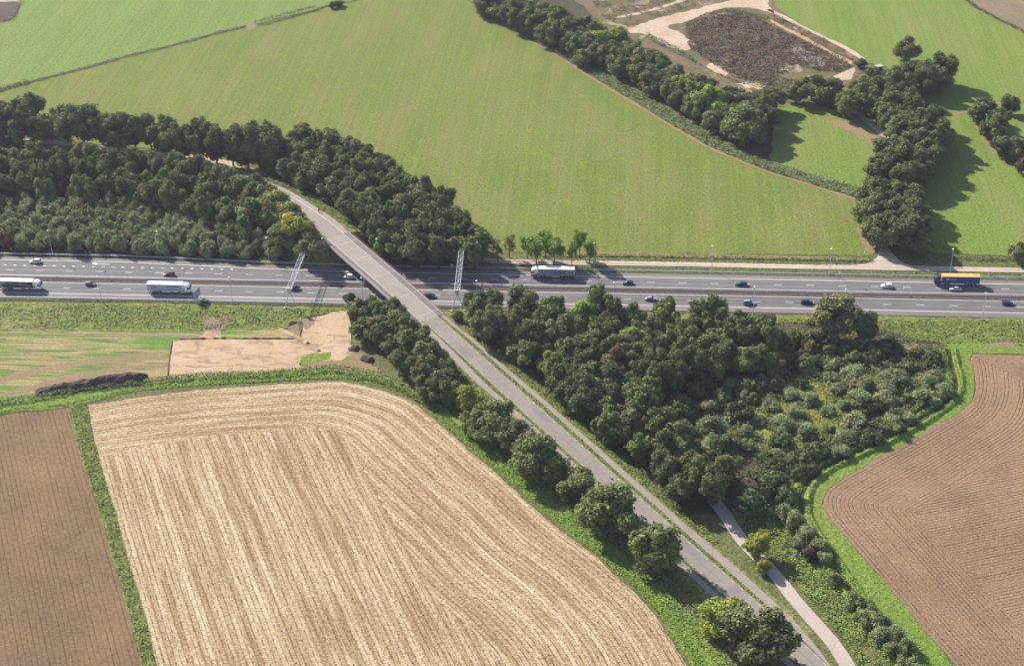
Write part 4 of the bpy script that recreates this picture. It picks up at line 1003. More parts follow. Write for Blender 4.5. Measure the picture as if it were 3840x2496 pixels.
for i in range(6): link('print_dot', dm, l4, (-2.6 + .62 * i, YS, 1.9))

# ------------------------------------------------------------------ two riders on the cycle path
def rider(p, label, top, trousers, heading):
    z = float(tz([p])[0]) + .05
    o = empty('bicycle', (p[0], p[1], z), heading); tag(o, label.replace('cyclist', 'bicycle under the cyclist'), 'bicycle')
    for x in (-.52, .52):
        mb = MB()
        for i in range(12):
            a = i * math.pi / 6; b = a + math.pi / 6; mb.tube((x + .33 * math.cos(a), 0, .34 + .33 * math.sin(a)), (x + .33 * math.cos(b), 0, .34 + .33 * math.sin(b)), .03, n=4)
        mb.build('wheel', M['tyre'], o)
    fr = MB()
    for a, b in (((-.52, 0, .34), (-.05, 0, .32)), ((-.05, 0, .32), (.4, 0, .8)), ((-.52, 0, .34), (-.2, 0, .85)), ((-.2, 0, .85), (.4, 0, .82)), ((-.2, 0, .9), (-.05, 0, .32)), ((.52, 0, .34), (.38, 0, .98))): fr.tube(a, b, .025, n=5)
    fr.build('frame', M['plastic'], o); MB().box((-.2, 0, .93), (.24, .15, .05)).build('saddle', M['plastic'], o); MB().tube((.36, -.28, 1.0), (.36, .28, 1.0), .02, n=5).build('handlebar', M['galv'], o)
    r = empty('person', (p[0], p[1], z), heading); tag(r, label, 'person')
    me = bpy.data.meshes.new('body')
    V = [(-.2, 0, .98), (-.12, 0, 1.2), (.02, 0, 1.42), (.06, 0, 1.5), (.08, 0, 1.6), (.10, 0, 1.70), (0, .19, 1.40), (0, -.19, 1.40), (.14, .24, 1.2), (.14, -.24, 1.2), (.35, .24, 1.03), (.35, -.24, 1.03),
         (-.17, .1, .93), (-.17, -.1, .93), (.17, .11, .78), (.14, -.11, .62), (.05, .11, .40), (-.04, -.11, .22), (.16, .11, .34), (.08, -.11, .16)]
    E_ = [(0, 1), (1, 2), (2, 3), (3, 4), (4, 5), (2, 6), (2, 7), (6, 8), (7, 9), (8, 10), (9, 11), (0, 12), (0, 13), (12, 14), (13, 15), (14, 16), (15, 17), (16, 18), (17, 19)]
    R_ = [.14, .15, .15, .06, .1, .1, .075, .075, .05, .05, .04, .04, .1, .1, .07, .07, .05, .05, .045, .045]
    me.from_pydata(V, E_, []); b = bpy.data.objects.new('body', me); COL.objects.link(b)
    md_ = b.modifiers.new('skin', 'SKIN')
    for i, rr in enumerate(R_): me.skin_vertices[0].data[i].radius = (rr, rr)
    me.skin_vertices[0].data[0].use_root = True
    ss_ = b.modifiers.new('sub', 'SUBSURF'); ss_.levels = 1; ss_.render_levels = 1
    bpy.context.view_layer.update(); m2 = bpy.data.meshes.new_from_object(b.evaluated_get(bpy.context.evaluated_depsgraph_get())); bpy.data.objects.remove(b)
    skin = plain('skin', lin(.45, .28, .2), .6, var=0)
    m2.materials.clear(); m2.materials.append(top); m2.materials.append(trousers); m2.materials.append(skin)
    for q in m2.polygons: c = q.center; q.material_index = 1 if c.z < 1.0 and c.x < .25 else (2 if c.z > 1.52 else 0)
    link('body', m2, r); 
    hm = MB(); 
    hb = bmesh.new(); bmesh.ops.create_uvsphere(hb, u_segments=10, v_segments=6, radius=.125); hme = bpy.data.meshes.new('hair'); hb.to_mesh(hme); hb.free(); hme.materials.append(M['rust']); link('hair', hme, r, (.08, 0, 1.70))
hd = math.atan2(*(RQ(-66, 2) - RQ(-58, 2))[::-1])
c_dk = plain('dark_jacket', lin(.04, .04, .06), .8, var=0); c_vi = plain('lilac_jacket', lin(.25, .22, .40), .8, var=0); c_tr = plain('dark_trousers', lin(.03, .03, .05), .9, var=0)
rider(RQ(-60.6, 1.4), 'cyclist in a dark jacket, left of the two riding side by side', c_dk, c_tr, hd)
rider(RQ(-61.8, 2.4), 'cyclist in a lilac jacket, right of the two riding side by side', c_vi, c_tr, hd)

# ------------------------------------------------------------------ small built things
sd = empty('shed', (*D(2042, 163), 0), math.radians(20)); tag(sd, 'small grey wooden shed at the tip of the tree row by the sand track', 'shed')
MB().box((0, 0, 1.1), (3.2, 2.2, 2.2)).build('wall', M['wood'], sd); MB().box((0, 0, 2.27), (3.6, 2.6, .12)).build('roof', M['concrete'], sd); MB().box((.4, -1.12, .95), (.9, .04, 1.8)).build('door', M['plastic'], sd)
fp = D(1812, 838)
fr = empty('wooden_framework', (fp[0], fp[1], 0), math.radians(-15)); tag(fr, 'white weathered beams of a derelict frame lying in the wood clearing', 'framework')
for i in range(5):
    MB().box((i * 1.9 - 4, 0, 1.3), (.22, 4.5, .2), .35).build('beam', M['white'], fr)
    for j in (-1, 1): MB().box((i * 1.9 - 4 - j * .7, j * 2.0, .6), (.16, .16, 1.3)).build('post', M['wood'], fr)
p = D(1844, 1276 + 10); bb = MB().box((0, 0, .55), (.7, .6, .9), .3, .85).build('waste_bin', plain('blue_plastic', lin(.03, .14, .5), .5, var=0), None, (*D(1849, 1293), 0)); tag(bb, 'small blue box on the verge between the road and the track', 'box')
fence_post = MB().tube((0, 0, 0), (0, 0, 1.3), .09, n=6).me('fence_post', M['wood'])
def fence(name, line, label, cat, step, h=1.0):
    f = empty('fence', (line[0][0], line[0][1], 0)); tag(f, label, cat); ox, oy = line[0]
    L = [np.array(p) for p in line]; pts = []
    for a, b in zip(L[:-1], L[1:]):
        n = max(1, int(np.hypot(*(b - a)) / step)); pts += [a + (b - a) * i / n for i in range(n)]
    pts.append(L[-1]); wr = MB()
    for q in pts: link('fence_post', fence_post, f, (q[0] - ox, q[1] - oy, 0))
    for a, b in zip(pts[:-1], pts[1:]):
        for z in (.6, 1.1): wr.tube((a[0] - ox, a[1] - oy, z), (b[0] - ox, b[1] - oy, z), .015, n=3)
    wr.build('wire', M['rust'], f)
fence('f', DL([(0, 208), (200, 158), (383, 111), (567, 63)]), 'post and wire fence in the low hedge, left of the gateway', 'fence', 4.0)
fence('f', DL([(592, 57), (728, 24), (828, 1), (960, -35)]), 'post and wire fence in the low hedge, right of the gateway', 'fence', 4.0)

# ------------------------------------------------------------------ foliage meshes
def unit(v): return v / (np.linalg.norm(v, axis=1)[:, None] + 1e-9)
def quads_mesh(name, C, Nn, S, tone, m, aspect=None):
    """leaf-sized faces: centre, normal, half size"""
    n = len(C); r = np.random.RandomState(n % 9973)
    a = r.randn(n, 3); t = a - (a * Nn).sum(1)[:, None] * Nn; t /= np.linalg.norm(t, axis=1)[:, None] + 1e-9
    b = np.cross(Nn, t); asp = (r.rand(n) * .5 + .6) if aspect is None else aspect
    T = t * S[:, None]; B = b * (S * asp)[:, None]
    V = np.stack([C - T, C - B * .9 + T * .1, C + T, C + B], 1).reshape(-1, 3)
    me = bpy.data.meshes.new(name); me.vertices.add(4 * n); me.vertices.foreach_set('co', V.astype(np.float32).ravel())
    me.loops.add(4 * n); me.loops.foreach_set('vertex_index', np.arange(4 * n, dtype=np.int32)); me.polygons.add(n)
    me.polygons.foreach_set('loop_start', np.arange(0, 4 * n, 4, dtype=np.int32)); 
    try: me.polygons.foreach_set('loop_total', np.full(n, 4, dtype=np.int32))
    except Exception: pass
    me.update(calc_edges=True)
    at = me.attributes.new('tone', 'FLOAT', 'FACE'); at.data.foreach_set('value', np.clip(tone, 0, 1).astype(np.float32))
    me.materials.append(m); return me
def crown(seed, R=4.0, Hc=8.0, lobes=18, n=8500, leaf=.27, shape='round', spread=.6, sub=8, spiky=0):
    r = np.random.RandomState(seed); C = []; K = []
    while len(C) < lobes:
        v = r.randn(3); v /= np.linalg.norm(v); k = r.rand() ** .38
        x, y, z = v * k * .8
        if shape == 'dome': z = abs(z); w_ = 1.0
        else:
            z = z * .5 + .5
            w_ = {'round': 1.0 if z > .3 else .72 + z * .9, 'tall': .85, 'full': 1.0}[shape]
        C.append((x * R * w_, y * R * w_, z * Hc * .9 + .03 * Hc)); K.append((.20 + .20 * r.rand()) * R)
    C = np.array(C); K = np.array(K); cc = np.array([0, 0, Hc * .4])
    out = unit(C - cc); SC = []; SR = []; SL = []
    for j in range(lobes):
        m = int(sub * (K[j] / R / .3) ** 1.5) + 3
        d = unit(r.randn(m, 3) + out[j] * .55 + np.array([0, 0, .25]))
        SC.append(C[j] + d * K[j] * (.62 + .5 * r.rand(m))[:, None] * np.array([1, 1, .85])); SR.append((.11 + .15 * r.rand(m)) * R); SL += [j] * m
    SC = np.concatenate(SC); SR = np.concatenate(SR); SL = np.array(SL)
    pw = SR ** 2 / (SR ** 2).sum(); idx = r.choice(len(SC), n, p=pw)
    d = unit(r.randn(n, 3) + np.array([0, 0, .2])); rad = SR[idx] * (.45 + .65 * r.rand(n) ** .6)
    P = SC[idx] + d * rad[:, None] * np.array([1.08, 1.08, .82])
    # a few stray twigs beyond the outline, and some inner leaves
    st = r.rand(n) < .035; P[st] += unit(P[st] - cc) * (r.rand(st.sum()) * .16 * R)[:, None]
    inn = r.rand(n) < .10; P[inn] = C[SL[idx[inn]]] + r.randn(inn.sum(), 3) * (K[SL[idx[inn]]] * .35)[:, None]
    if spiky: P[:, 2] += spiky * SR[idx] * 2.2 * r.rand(n) ** 2 * np.abs(r.randn(len(SC)))[idx]
    q = np.hypot(P[:, 0], P[:, 1]); f = R / np.percentile(q, 97); P[:, :2] *= f
    z0 = np.percentile(P[:, 2], .5); z1 = np.percentile(P[:, 2], 99.7); P[:, 2] = (P[:, 2] - z0) / (z1 - z0) * Hc
    nn = unit(d * .7 + out[SL[idx]] * .5 + r.randn(n, 3) * spread)
    lt = r.rand(lobes); s2 = r.rand(len(SC)); tone = .22 * lt[SL[idx]] + .48 * s2[idx] + .30 * r.rand(n)
    P[:, 2] = np.maximum(P[:, 2], .02)
    return P, nn, (leaf * (.55 + .9 * r.rand(n))), tone
CR = {}
def crown_meshes(kind, m, seeds, **k):
    CR[kind] = []
    for s in seeds:
        P, nn, S, tone = crown(s, **k); CR[kind].append((quads_mesh('crown', P, nn, S, tone, m), k.get('R', 4.0), k.get('Hc', 8.0)))
crown_meshes('dark', LM['dark'], (1, 2, 3, 4), lobes=20, n=14000, leaf=.215)
crown_meshes('green', LM['green'], (11, 12, 13), lobes=20, n=14000, leaf=.215)
crown_meshes('olive', LM['olive'], (21, 22, 23), lobes=18, n=12500, leaf=.215)
crown_meshes('yellow', LM['yellow'], (31, 32), lobes=17, n=12000, leaf=.215)
crown_meshes('lime', LM['lime'], (41, 42), lobes=16, n=9500, leaf=.21)
crown_meshes('grey', LM['grey'], (51, 52, 53, 54, 55), lobes=9, n=8000, R=2.6, Hc=4.4, leaf=.15, shape='tall', spread=.9, spiky=1.0)
crown_meshes('thicket', LM['thicket'], (61, 62), lobes=14, n=8500, R=2.6, Hc=4.6, leaf=.155, shape='tall', spiky=.4)
crown_meshes('rust', LM['rust'], (71,), lobes=14, n=5500, R=2.6, Hc=4.4, leaf=.18)
crown_meshes('gloss', LM['gloss'], (81, 82), lobes=26, n=8000, R=3.2, Hc=4.6, leaf=.2, shape='dome', spread=.6)
crown_meshes('sparse', LM['olive'], (91, 92), lobes=16, n=1500, R=3, Hc=6, leaf=.2, spread=1.0)
crown_meshes('young', LM['lime'], (95, 96), lobes=15, n=3200, R=3, Hc=6, leaf=.22, spread=.9)
crown_meshes('bush', LM['bramble'], (101, 102, 103), lobes=16, n=5000, R=2.4, Hc=2.8, leaf=.2, shape='dome')
TRK = []
for s in range(4):
    r = random.Random(s + 40); mb = MB(); mb.tube((0, 0, -.3), (.08, .05, 3.2), .30, .22, 8).tube((.08, .05, 3.2), (0, .1, 6.2), .22, .12, 7).tube((0, .1, 6.2), (.1, 0, 9.2), .12, .04, 5)
    for i in range(9):
        a = r.random() * 6.28; z = 2.6 + i * .62; L = (2.6 - .15 * i) * r.uniform(.7, 1.1); e = (L * math.cos(a), L * math.sin(a), z + L * r.uniform(.6, 1.0))
        mb.tube((.05, .05, z), e, .11 - .006 * i, .03, 5)
        for q in range(2): b = a + r.uniform(-.9, .9); mb.tube((e[0] * .6, e[1] * .6, z + (e[2] - z) * .6), (e[0] * .6 + 1.1 * math.cos(b), e[1] * .6 + 1.1 * math.sin(b), e[2] + .4), .045, .015, 4)
    TRK.append(mb.me('trunk', M['bark']))
NAME = {'dark': 'oak_tree', 'green': 'deciduous_tree', 'olive': 'broadleaf_tree', 'yellow': 'broadleaf_tree', 'lime': 'broadleaf_tree', 'grey': 'willow_tree', 'thicket': 'young_tree', 'rust': 'young_tree', 'gloss': 'shrub', 'sparse': 'young_tree', 'young': 'young_tree', 'bush': 'shrub'}
TONE = {'dark': 'dark green', 'green': 'mid green', 'olive': 'olive green', 'yellow': 'yellowing', 'lime': 'bright green', 'grey': 'silvery green', 'thicket': 'pale green', 'rust': 'rusty brown', 'gloss': 'glossy deep green', 'sparse': 'thinly leaved', 'young': 'light green', 'bush': 'bramble green'}
WHAT = {'oak_tree': 'oak', 'deciduous_tree': 'leafy tree', 'broadleaf_tree': 'broadleaf tree', 'willow_tree': 'willow', 'young_tree': 'young tree', 'shrub': 'bush'}
TREES = []
def tree(x, y, kind, width, H, label, group=None, clear=.22):
    """x,y world; width of crown in metres, total height H, clear stem share"""
    r = random.Random(int(x * 31 + y * 57)); z = float(tz([(x, y)])[0])
    o = empty(NAME[kind], (x, y, z), r.random() * 6.28)
    o.rotation_euler[2] = r.random() * 6.28
    tag(o, label, 'bush' if NAME[kind] == 'shrub' else 'tree', group)
    me, R, Hc = r.choice(CR[kind]); hc = H * (1 - clear)
    c = link('crown', me, o, (0, 0, H * clear)); c.scale = (width / 2 / R * 1.1, width / 2 / R * r.uniform(1.0, 1.2), hc / Hc)
    t = link('trunk', r.choice(TRK), o); t.scale = (width / 9 + .15, width / 9 + .15, H / 10.5)
    TREES.append((x, y, width, H, kind)); return o
def tD(cx, cy, wpx, H, kind, label, group=None, clear=.22):
    """crown centre and width as surveyed"""
    zc = H * (clear + (1 - clear) * .5); z = zc
    for _ in range(4):
        p = D(cx, cy, z); z = zc + float(tz([p])[0])
    return tree(p[0], p[1], kind, wpx / pxm(cx, cy, z), H, label, group, clear)
ORD = ['first', 'second', 'third', 'fourth', 'fifth', 'sixth', 'seventh', 'eighth', 'ninth', 'tenth', 'eleventh', 'twelfth', 'thirteenth', 'fourteenth', 'fifteenth', 'sixteenth', 'seventeenth', 'eighteenth', 'nineteenth', 'twentieth'] + ['twenty-' + q for q in ('first', 'second', 'third', 'fourth', 'fifth', 'sixth', 'seventh', 'eighth', 'ninth')] + ['thirtieth'] + ['thirty-' + q for q in ('first', 'second', 'third', 'fourth', 'fifth', 'sixth', 'seventh', 'eighth', 'ninth')] + ['fortieth']

# --- row along the woodland path (upper left), each stem on its own
rowA = [(-28, 322, 44, 15, 'dark'), (10, 322, 46, 15, 'dark'), (52, 326, 42, 14, 'dark'), (90, 334, 32, 11, 'olive'), (75, 300, 40, 14, 'dark'), (122, 328, 36, 11, 'olive'), (158, 330, 44, 15, 'green'), (197, 338, 56, 17, 'dark'), (240, 336, 44, 14, 'green'), (277, 350, 46, 15, 'olive'), (317, 348, 42, 14, 'dark'), (352, 346, 34, 14, 'olive'),
        (388, 362, 44, 16, 'green'), (430, 372, 40, 15, 'dark'), (468, 376, 42, 16, 'dark'), (505, 380, 42, 16, 'dark'), (543, 386, 40, 16, 'dark'), (578, 392, 44, 17, 'green'), (606, 392, 44, 16, 'dark'), (598, 368, 42, 15, 'green'), (632, 396, 46, 16, 'dark'), (625, 370, 42, 15, 'green')]
for i, (x, by_, wp, H, k) in enumerate(rowA):
    q = D(x, by_); tree(q[0], q[1], k, 1.5 * wp / pxm(x, by_), H * 1.2, '%s tree from left along the dappled woodland path' % ORD[i], 'row of trees along the woodland path', clear=.16)

def scatter_region(poly, zc, spacing, seed, jitter=.35):
    """evenly spread, uneven points whose crown centres fall in the surveyed outline"""
    W = DL(poly, zc); A = np.array(W); lo = A.min(0); hi = A.max(0); r = np.random.RandomState(seed); pts = []
    cand = r.rand(6000, 2) * (hi - lo) + lo; cand = cand[inside(cand, W)]
    for c in cand:
        if all((c[0] - q[0]) ** 2 + (c[1] - q[1]) ** 2 > spacing ** 2 for q in pts): pts.append(c)
    return pts
def wood(poly, H, spacing, kinds, seed, where, group, wf=1.35, clear=.2, avoid=None):
    r = random.Random(seed); zc = (H[0] + H[1]) / 2 * .6
    P = scatter_region(poly, zc, spacing, seed)
    P.sort(key=lambda q: -q[1]); y0 = P[0][1]; ranks = {}
    for q in P: ranks.setdefault(int((y0 - q[1]) / (spacing * 1.15)), []).append(q)
    for rk, qs in sorted(ranks.items()):
     qs.sort(key=lambda q: q[0]); pos = 0
     for q in qs:
        if avoid is not None and avoid(q): continue
        k = r.choices([a for a, _ in kinds], [b for _, b in kinds])[0]; h = r.uniform(*H)
        if any((q[0] - t[0]) ** 2 + (q[1] - t[1]) ** 2 < (spacing * .55) ** 2 for t in TREES): continue
        vr = r.uniform(.85, 1.2) if H[0] > 4 else r.uniform(.55, 1.3); h = h if H[0] > 4 else H[0] + (H[1] - H[0]) * min(1, (vr - .45)); tree(q[0], q[1], k, spacing * wf * vr, h, '%s %s, %s from left in %s rank of the %s' % (TONE[k], WHAT[NAME[k]], ORD[pos], ORD[rk], where), group, clear); pos += 1

def on_road(q):
    r_, a_, s_ = pdist(np.array([q]), [tuple(p) for p in RL[::3]]); s = a_[0] + RS[0]; off = r_[0] * s_[0] * SG
    return -12.0 < off < 7.0

# --- singled-out trees first
G = 'yellow green trees between the road curve and the motorway'
for c in ((600, 496, 80, 14, 'lime', 'bright yellow green tree at the wood edge below the curving road'), (640, 480, 50, 10, 'olive', 'olive tree beside the bright yellow green one below the curving road'), (692, 520, 72, 13, 'yellow', 'yellowish tree close to the north end of the bridge'),
          (716, 552, 66, 12, 'olive', 'olive tree whose shadow falls on the north end of the bridge'), (655, 545, 60, 11, 'green', 'green tree above the left gantry'), (392, 402, 44, 12, 'lime', 'bright light green tree standing out in the left wood'), (345, 418, 36, 12, 'lime', 'slim light green tree left of the bright one in the left wood'),
          (210, 392, 32, 13, 'lime', 'slender light green tree in the middle of the left wood'), (88, 378, 18, 10, 'lime', 'thin pale green tree near the left edge of the left wood'), (140, 438, 32, 6, 'rust', 'rusty red bushy tree in the grey thicket'), (165, 452, 24, 5, 'rust', 'small rusty tree right of the larger rusty one in the grey thicket'), (235, 470, 16, 5, 'rust', 'smallest rusty tree in the grey thicket')):
    tD(c[0], c[1], c[2], c[3], c[4], c[5])
rowE = [(1150, 5, 52, 13, 'dark'), (1192, 22, 60, 14, 'dark'), (1240, 30, 64, 14, 'green'), (1285, 42, 70, 15, 'green'), (1265, 78, 46, 10, 'green'), (1330, 68, 62, 13, 'dark'), (1352, 100, 52, 12, 'green'), (1390, 92, 54, 13, 'yellow'), (1436, 92, 56, 12, 'yellow'), (1398, 128, 48, 11, 'olive'), (1355, 132, 44, 9, 'green'),
        (1462, 128, 46, 11, 'dark'), (1490, 140, 62, 13, 'olive'), (1528, 146, 56, 12, 'green'), (1480, 170, 50, 9, 'olive'), (1560, 178, 60, 12, 'dark'), (1530, 190, 52, 9, 'green'), (1586, 210, 62, 13, 'yellow'), (1618, 200, 54, 12, 'olive'), (1655, 238, 82, 15, 'lime'), (1612, 250, 50, 9, 'green'), (1690, 225, 56, 12, 'green'), (1735, 285, 96, 16, 'green'), (1700, 268, 52, 11, 'olive'), (1665, 275, 50, 9, 'dark'), (1760, 232, 56, 11, 'dark'), (1800, 232, 52, 10, 'dark'), (1775, 270, 60, 12, 'dark')]
pos = ['at the top end', 'upper part', 'middle part', 'lower part', 'bottom end']
for i, c in enumerate(rowE):
    tD(c[0], c[1], c[2], c[3], c[4], '%s %s, %s down the belt beside the reed strip' % (TONE[c[4]], WHAT[NAME[c[4]]], ORD[i]), 'tree belt between the meadow and the scrubland', .12)
rowF = [(1852, 212, 50, 10, 'olive'), (1888, 200, 60, 13, 'green'), (1932, 212, 66, 13, 'green'), (1972, 238, 60, 13, 'green'), (2000, 205, 50, 11, 'dark'), (2032, 190, 56, 12, 'dark'), (2072, 185, 56, 12, 'dark'), (2112, 172, 56, 12, 'dark'), (2150, 165, 56, 12, 'dark'), (2195, 160, 66, 15, 'dark'),
        (2108, 112, 60, 12, 'olive'), (2000, 145, 28, 5, 'green'), (2030, 232, 60, 14, 'green'), (2072, 248, 68, 15, 'green'), (2115, 262, 66, 15, 'dark'), (2150, 282, 66, 15, 'dark'), (2095, 300, 70, 15, 'green'), (2140, 320, 74, 15, 'dark'), (2175, 325, 60, 14, 'dark'), (2068, 360, 76, 15, 'dark'), (2115, 368, 80, 16, 'dark'), (2160, 360, 66, 14, 'dark'), (2050, 398, 56, 13, 'dark'),
        (2098, 408, 66, 13, 'dark'), (2030, 446, 66, 14, 'dark'), (2078, 452, 66, 13, 'green'), (2040, 495, 70, 14, 'dark'), (2088, 500, 72, 14, 'dark'), (2060, 535, 70, 14, 'dark'), (2108, 538, 74, 14, 'dark'), (2140, 520, 50, 11, 'dark'), (2140, 572, 50, 8, 'dark')]
for i, c in enumerate(rowF):
    special = {10: 'round olive tree standing alone above the dark tree row', 11: 'small round bush at the end of the orange sand strip', 28: 'tree at the foot of the row with its trunk by the farm junction'}
    tD(c[0], c[1], c[2], c[3], c[4], special.get(i, '%s %s, %s along the farm lane counted from the scrubland' % (TONE[c[4]], WHAT[NAME[c[4]]], ORD[i])), 'big oaks along the farm lane', .12)
for c in ((2285, 258, 62, 11, 'dark', 'leftmost tree of the clump at the right edge'), (2322, 278, 60, 12, 'green', 'middle tree of the clump at the right edge'), (2348, 240, 42, 9, 'dark', 'topmost smaller tree of the clump at the right edge'), (2308, 305, 52, 10, 'green', 'low tree under the middle of the clump at the right edge'), (2340, 340, 54, 10, 'dark', 'lower tree of the clump at the right edge'),
          (2372, 350, 46, 9, 'olive', 'tree cut by the picture edge at the bottom of the clump'), (2385, 385, 40, 7, 'rust', 'rusty shrubby tree below the clump at the right edge'), (2370, 588, 52, 9, 'olive', 'olive tree at the right edge above the service road')):
    tD(*c, clear=.08)
# young roadside trees north of the service road
for i, (x, by_, wp, H, k) in enumerate([(1157, 608, 26, 10, 'sparse'), (1184, 598, 30, 10, 'sparse'), (1225, 598, 30, 10, 'young'), (1247, 614, 44, 12, 'young'), (1268, 598, 36, 12, 'young'), (1288, 614, 40, 11, 'young'), (1329, 614, 26, 10, 'sparse'), (1347, 598, 32, 12, 'young'), (1371, 614, 32, 11, 'young')]):
    q = D(x, by_); tree(q[0], q[1], k, wp / pxm(x, by_), H, '%s young roadside tree from the left along the service road' % ORD[i], 'young trees along the service road', .36)
# trees along the west side of the overpass road
rowH = [(835, 722, 60, 10, 'olive'), (872, 715, 56, 10, 'green'), (905, 718, 50, 9, 'dark'), (845, 762, 56, 9, 'green'), (885, 760, 58, 10, 'olive'), (922, 752, 60, 10, 'green'), (912, 800, 52, 9, 'green'), (952, 792, 64, 11, 'green'), (930, 835, 46, 8, 'dark'), (985, 820, 66, 11, 'olive'), (1002, 852, 56, 10, 'green'), (965, 852, 54, 9, 'dark'), (1030, 885, 60, 10, 'dark'), (990, 895, 50, 8, 'dark'), (1050, 905, 44, 8, 'dark')]
for i, c in enumerate(rowH): tD(c[0], c[1], c[2], c[3], c[4], '%s tree, %s from the motorway in the clump left of the ramp' % (TONE[c[4]], ORD[i]), 'clump of trees left of the southern ramp', .12)
for c in ((1092, 925, 62, 8, 'yellow', 'yellowish low tree at the head of the roadside row left of the ramp'), (1150, 968, 92, 10, 'green', 'broad green roadside tree behind the yellowish low one'), (1195, 1010, 70, 9, 'olive', 'olive roadside tree above the broad dark one'), (1252, 1062, 104, 12, 'green', 'broad roadside tree halfway down the southern ramp'), (1215, 1045, 56, 8, 'dark', 'dark low roadside tree leaning against the broad one'),
          (1333, 1126, 82, 9, 'olive', 'yellow tinged roadside tree above the very large round one'), (1418, 1182, 126, 13, 'green', 'very large round roadside tree left of the ramp'), (1522, 1272, 100, 12, 'green', 'roadside tree standing alone above the shaded cycle path'), (1678, 1425, 100, 11, 'yellow', 'yellow green tree at the bottom beside the road'), (1762, 1482, 136, 13, 'dark', 'large dark tree at the bottom overlapping the road'),
          (1757, 1262, 50, 7, 'yellow', 'small yellow tree between the ramp and the track'), (1775, 1312, 30, 4, 'yellow', 'smallest yellow tree right below the other one by the track')):
    tD(c[0], c[1], c[2] * 1.08, c[3] * 1.18, c[4], c[5], 'roadside trees on the southern ramp', .08)
for i, s_ in enumerate(range(-330, -100, 7)):
    q = RQ(s_ + (i * 37 % 5) - 2, -12.4 - (i * 53 % 3)); tree(q[0], q[1], ('dark', 'green', 'olive', 'dark', 'green')[i * 7 % 5], 9.6 + (i * 29 % 5) * .5, 13 + (i * 31 % 4) * .8, '%s tree from the left screening the road behind the left wood' % ORD[i], 'trees screening the northern road', .06)
for i, (s_, H, k) in enumerate([(-108, 12.5, 'dark'), (-102, 12, 'green'), (-96, 12.5, 'olive'), (-90, 13, 'dark'), (-84, 13, 'green'), (-78, 13, 'olive'), (-72, 12.5, 'yellow'), (-66, 12.5, 'olive'), (-60, 12, 'yellow'), (-54, 11.5, 'olive'), (-48, 10.5, 'green')]):
    q = RQ(s_, -13.2 - (i * 53 % 3) * .6); tree(q[0], q[1], k, 10.0 + (i * 29 % 5) * .5, H, '%s %s by the curving road, %s from left in its screen' % (TONE[k], WHAT[NAME[k]], ORD[i]), 'trees on the near side of the curving road', .05)
# big wood right of the ramp: edge trees that stand out, then the mass
for c in ((1395, 700, 62, 16, 'green', 'tall tree standing up out of the wood before the motorway lanes'), (1545, 720, 46, 13, 'dark', 'slim dark tree top in front of the motorway left of the broad one'), (1655, 722, 84, 15, 'green', 'broad dark tree at the motorway edge of the wood'), (1285, 720, 70, 14, 'green', 'green tree of the wood right of the gantry'), (1140, 705, 64, 14, 'green', 'green tree of the wood closest to the right gantry'), (1215, 700, 70, 14, 'dark', 'dark tree of the wood beside the gantry one'),
          (1950, 735, 96, 16, 'olive', 'tall bushy tree with yellowish top rising over the motorway'), (2005, 755, 74, 11, 'dark', 'dark bushy tree right of the yellow topped one'), (1905, 765, 66, 9, 'olive', 'olive bushy tree left below the yellow topped one'), (1440, 835, 50, 13, 'rust', 'brown leaved tree in the middle of the wood'), (1572, 955, 62, 7, 'gloss', 'round glossy bush in the shade of the wood'), (1748, 1165, 66, 7, 'gloss', 'round glossy bush near the end of the lower wood'), (1660, 1065, 50, 8, 'gloss', 'glossy bush left of the olive dome'),
          (1690, 1085, 62, 11, 'olive', 'dome shaped olive tree by the willows'), (1655, 985, 64, 10, 'grey', 'tallest silvery willow in the scrub right of the wood'), (1670, 1035, 62, 7, 'grey', 'broad silvery willow below the tallest one'), (1800, 1115, 66, 7, 'gloss', 'dull grey green dome of a bush above the round glossy one')):
    tD(c[0], c[1], c[2], c[3], c[4], c[5])
kinds_wood = [('dark', 5), ('green', 5), ('olive', 1.6), ('lime', .15)]
wood([(1100, 702), (1330, 726), (1500, 742), (1640, 748), (1790, 760), (1785, 835), (1690, 850), (1590, 862), (1520, 890), (1500, 930), (1560, 985), (1625, 1050), (1665, 1130), (1640, 1195), (1560, 1190), (1500, 1130), (1400, 1030), (1300, 930), (1190, 825), (1105, 765)], (10, 14), 6.2, kinds_wood, 3,
     'big wood', 'oaks massed in the big wood right of the ramp', 1.45, .15, on_road)
wood([(600, 335), (640, 322), (735, 306), (860, 354), (950, 412), (1030, 468), (1065, 518), (1120, 540), (1110, 585), (1000, 590), (900, 575), (850, 530), (800, 480), (720, 425), (620, 370)], (11, 15), 6.3, kinds_wood, 4,
     'curve-side belt', 'trees massed in the belt right of the road curve', 1.45, .15, on_road)
wood([(-60, 285), (30, 303), (80, 328), (250, 338), (400, 354), (520, 376), (600, 408), (600, 520), (560, 540), (500, 500), (380, 455), (200, 440), (-60, 430)], (11, 15), 6.3, [('dark', 5), ('green', 4), ('olive', 3)], 6,
     'left wood', 'trees massed in the left wood', 1.4, .1, lambda q: on_road(q) or pdist(np.array([q]), wpath)[0][0] < 3.2)
wood([(-60, 445), (120, 455), (300, 475), (440, 500), (540, 545), (640, 550), (700, 575), (640, 585), (400, 572), (-60, 558)], (5, 7.5), 4.6, [('grey', 5), ('thicket', 4), ('rust', .15)], 7,
     'grey thicket', 'young trees massed in the thicket above the motorway', 1.35, .05, on_road)
wood([(1700, 915), (1780, 860), (1900, 830), (2020, 810), (2150, 805), (2195, 860), (2190, 925), (2100, 985), (1980, 1040), (1860, 1050), (1760, 1060), (1700, 1000)], (2.6, 5.6), 7.0, [('grey', 5), ('bush', 4), ('thicket', 2)], 8,
     'willow scrub', 'willows and bushes massed in the scrub', 1.05, .04)
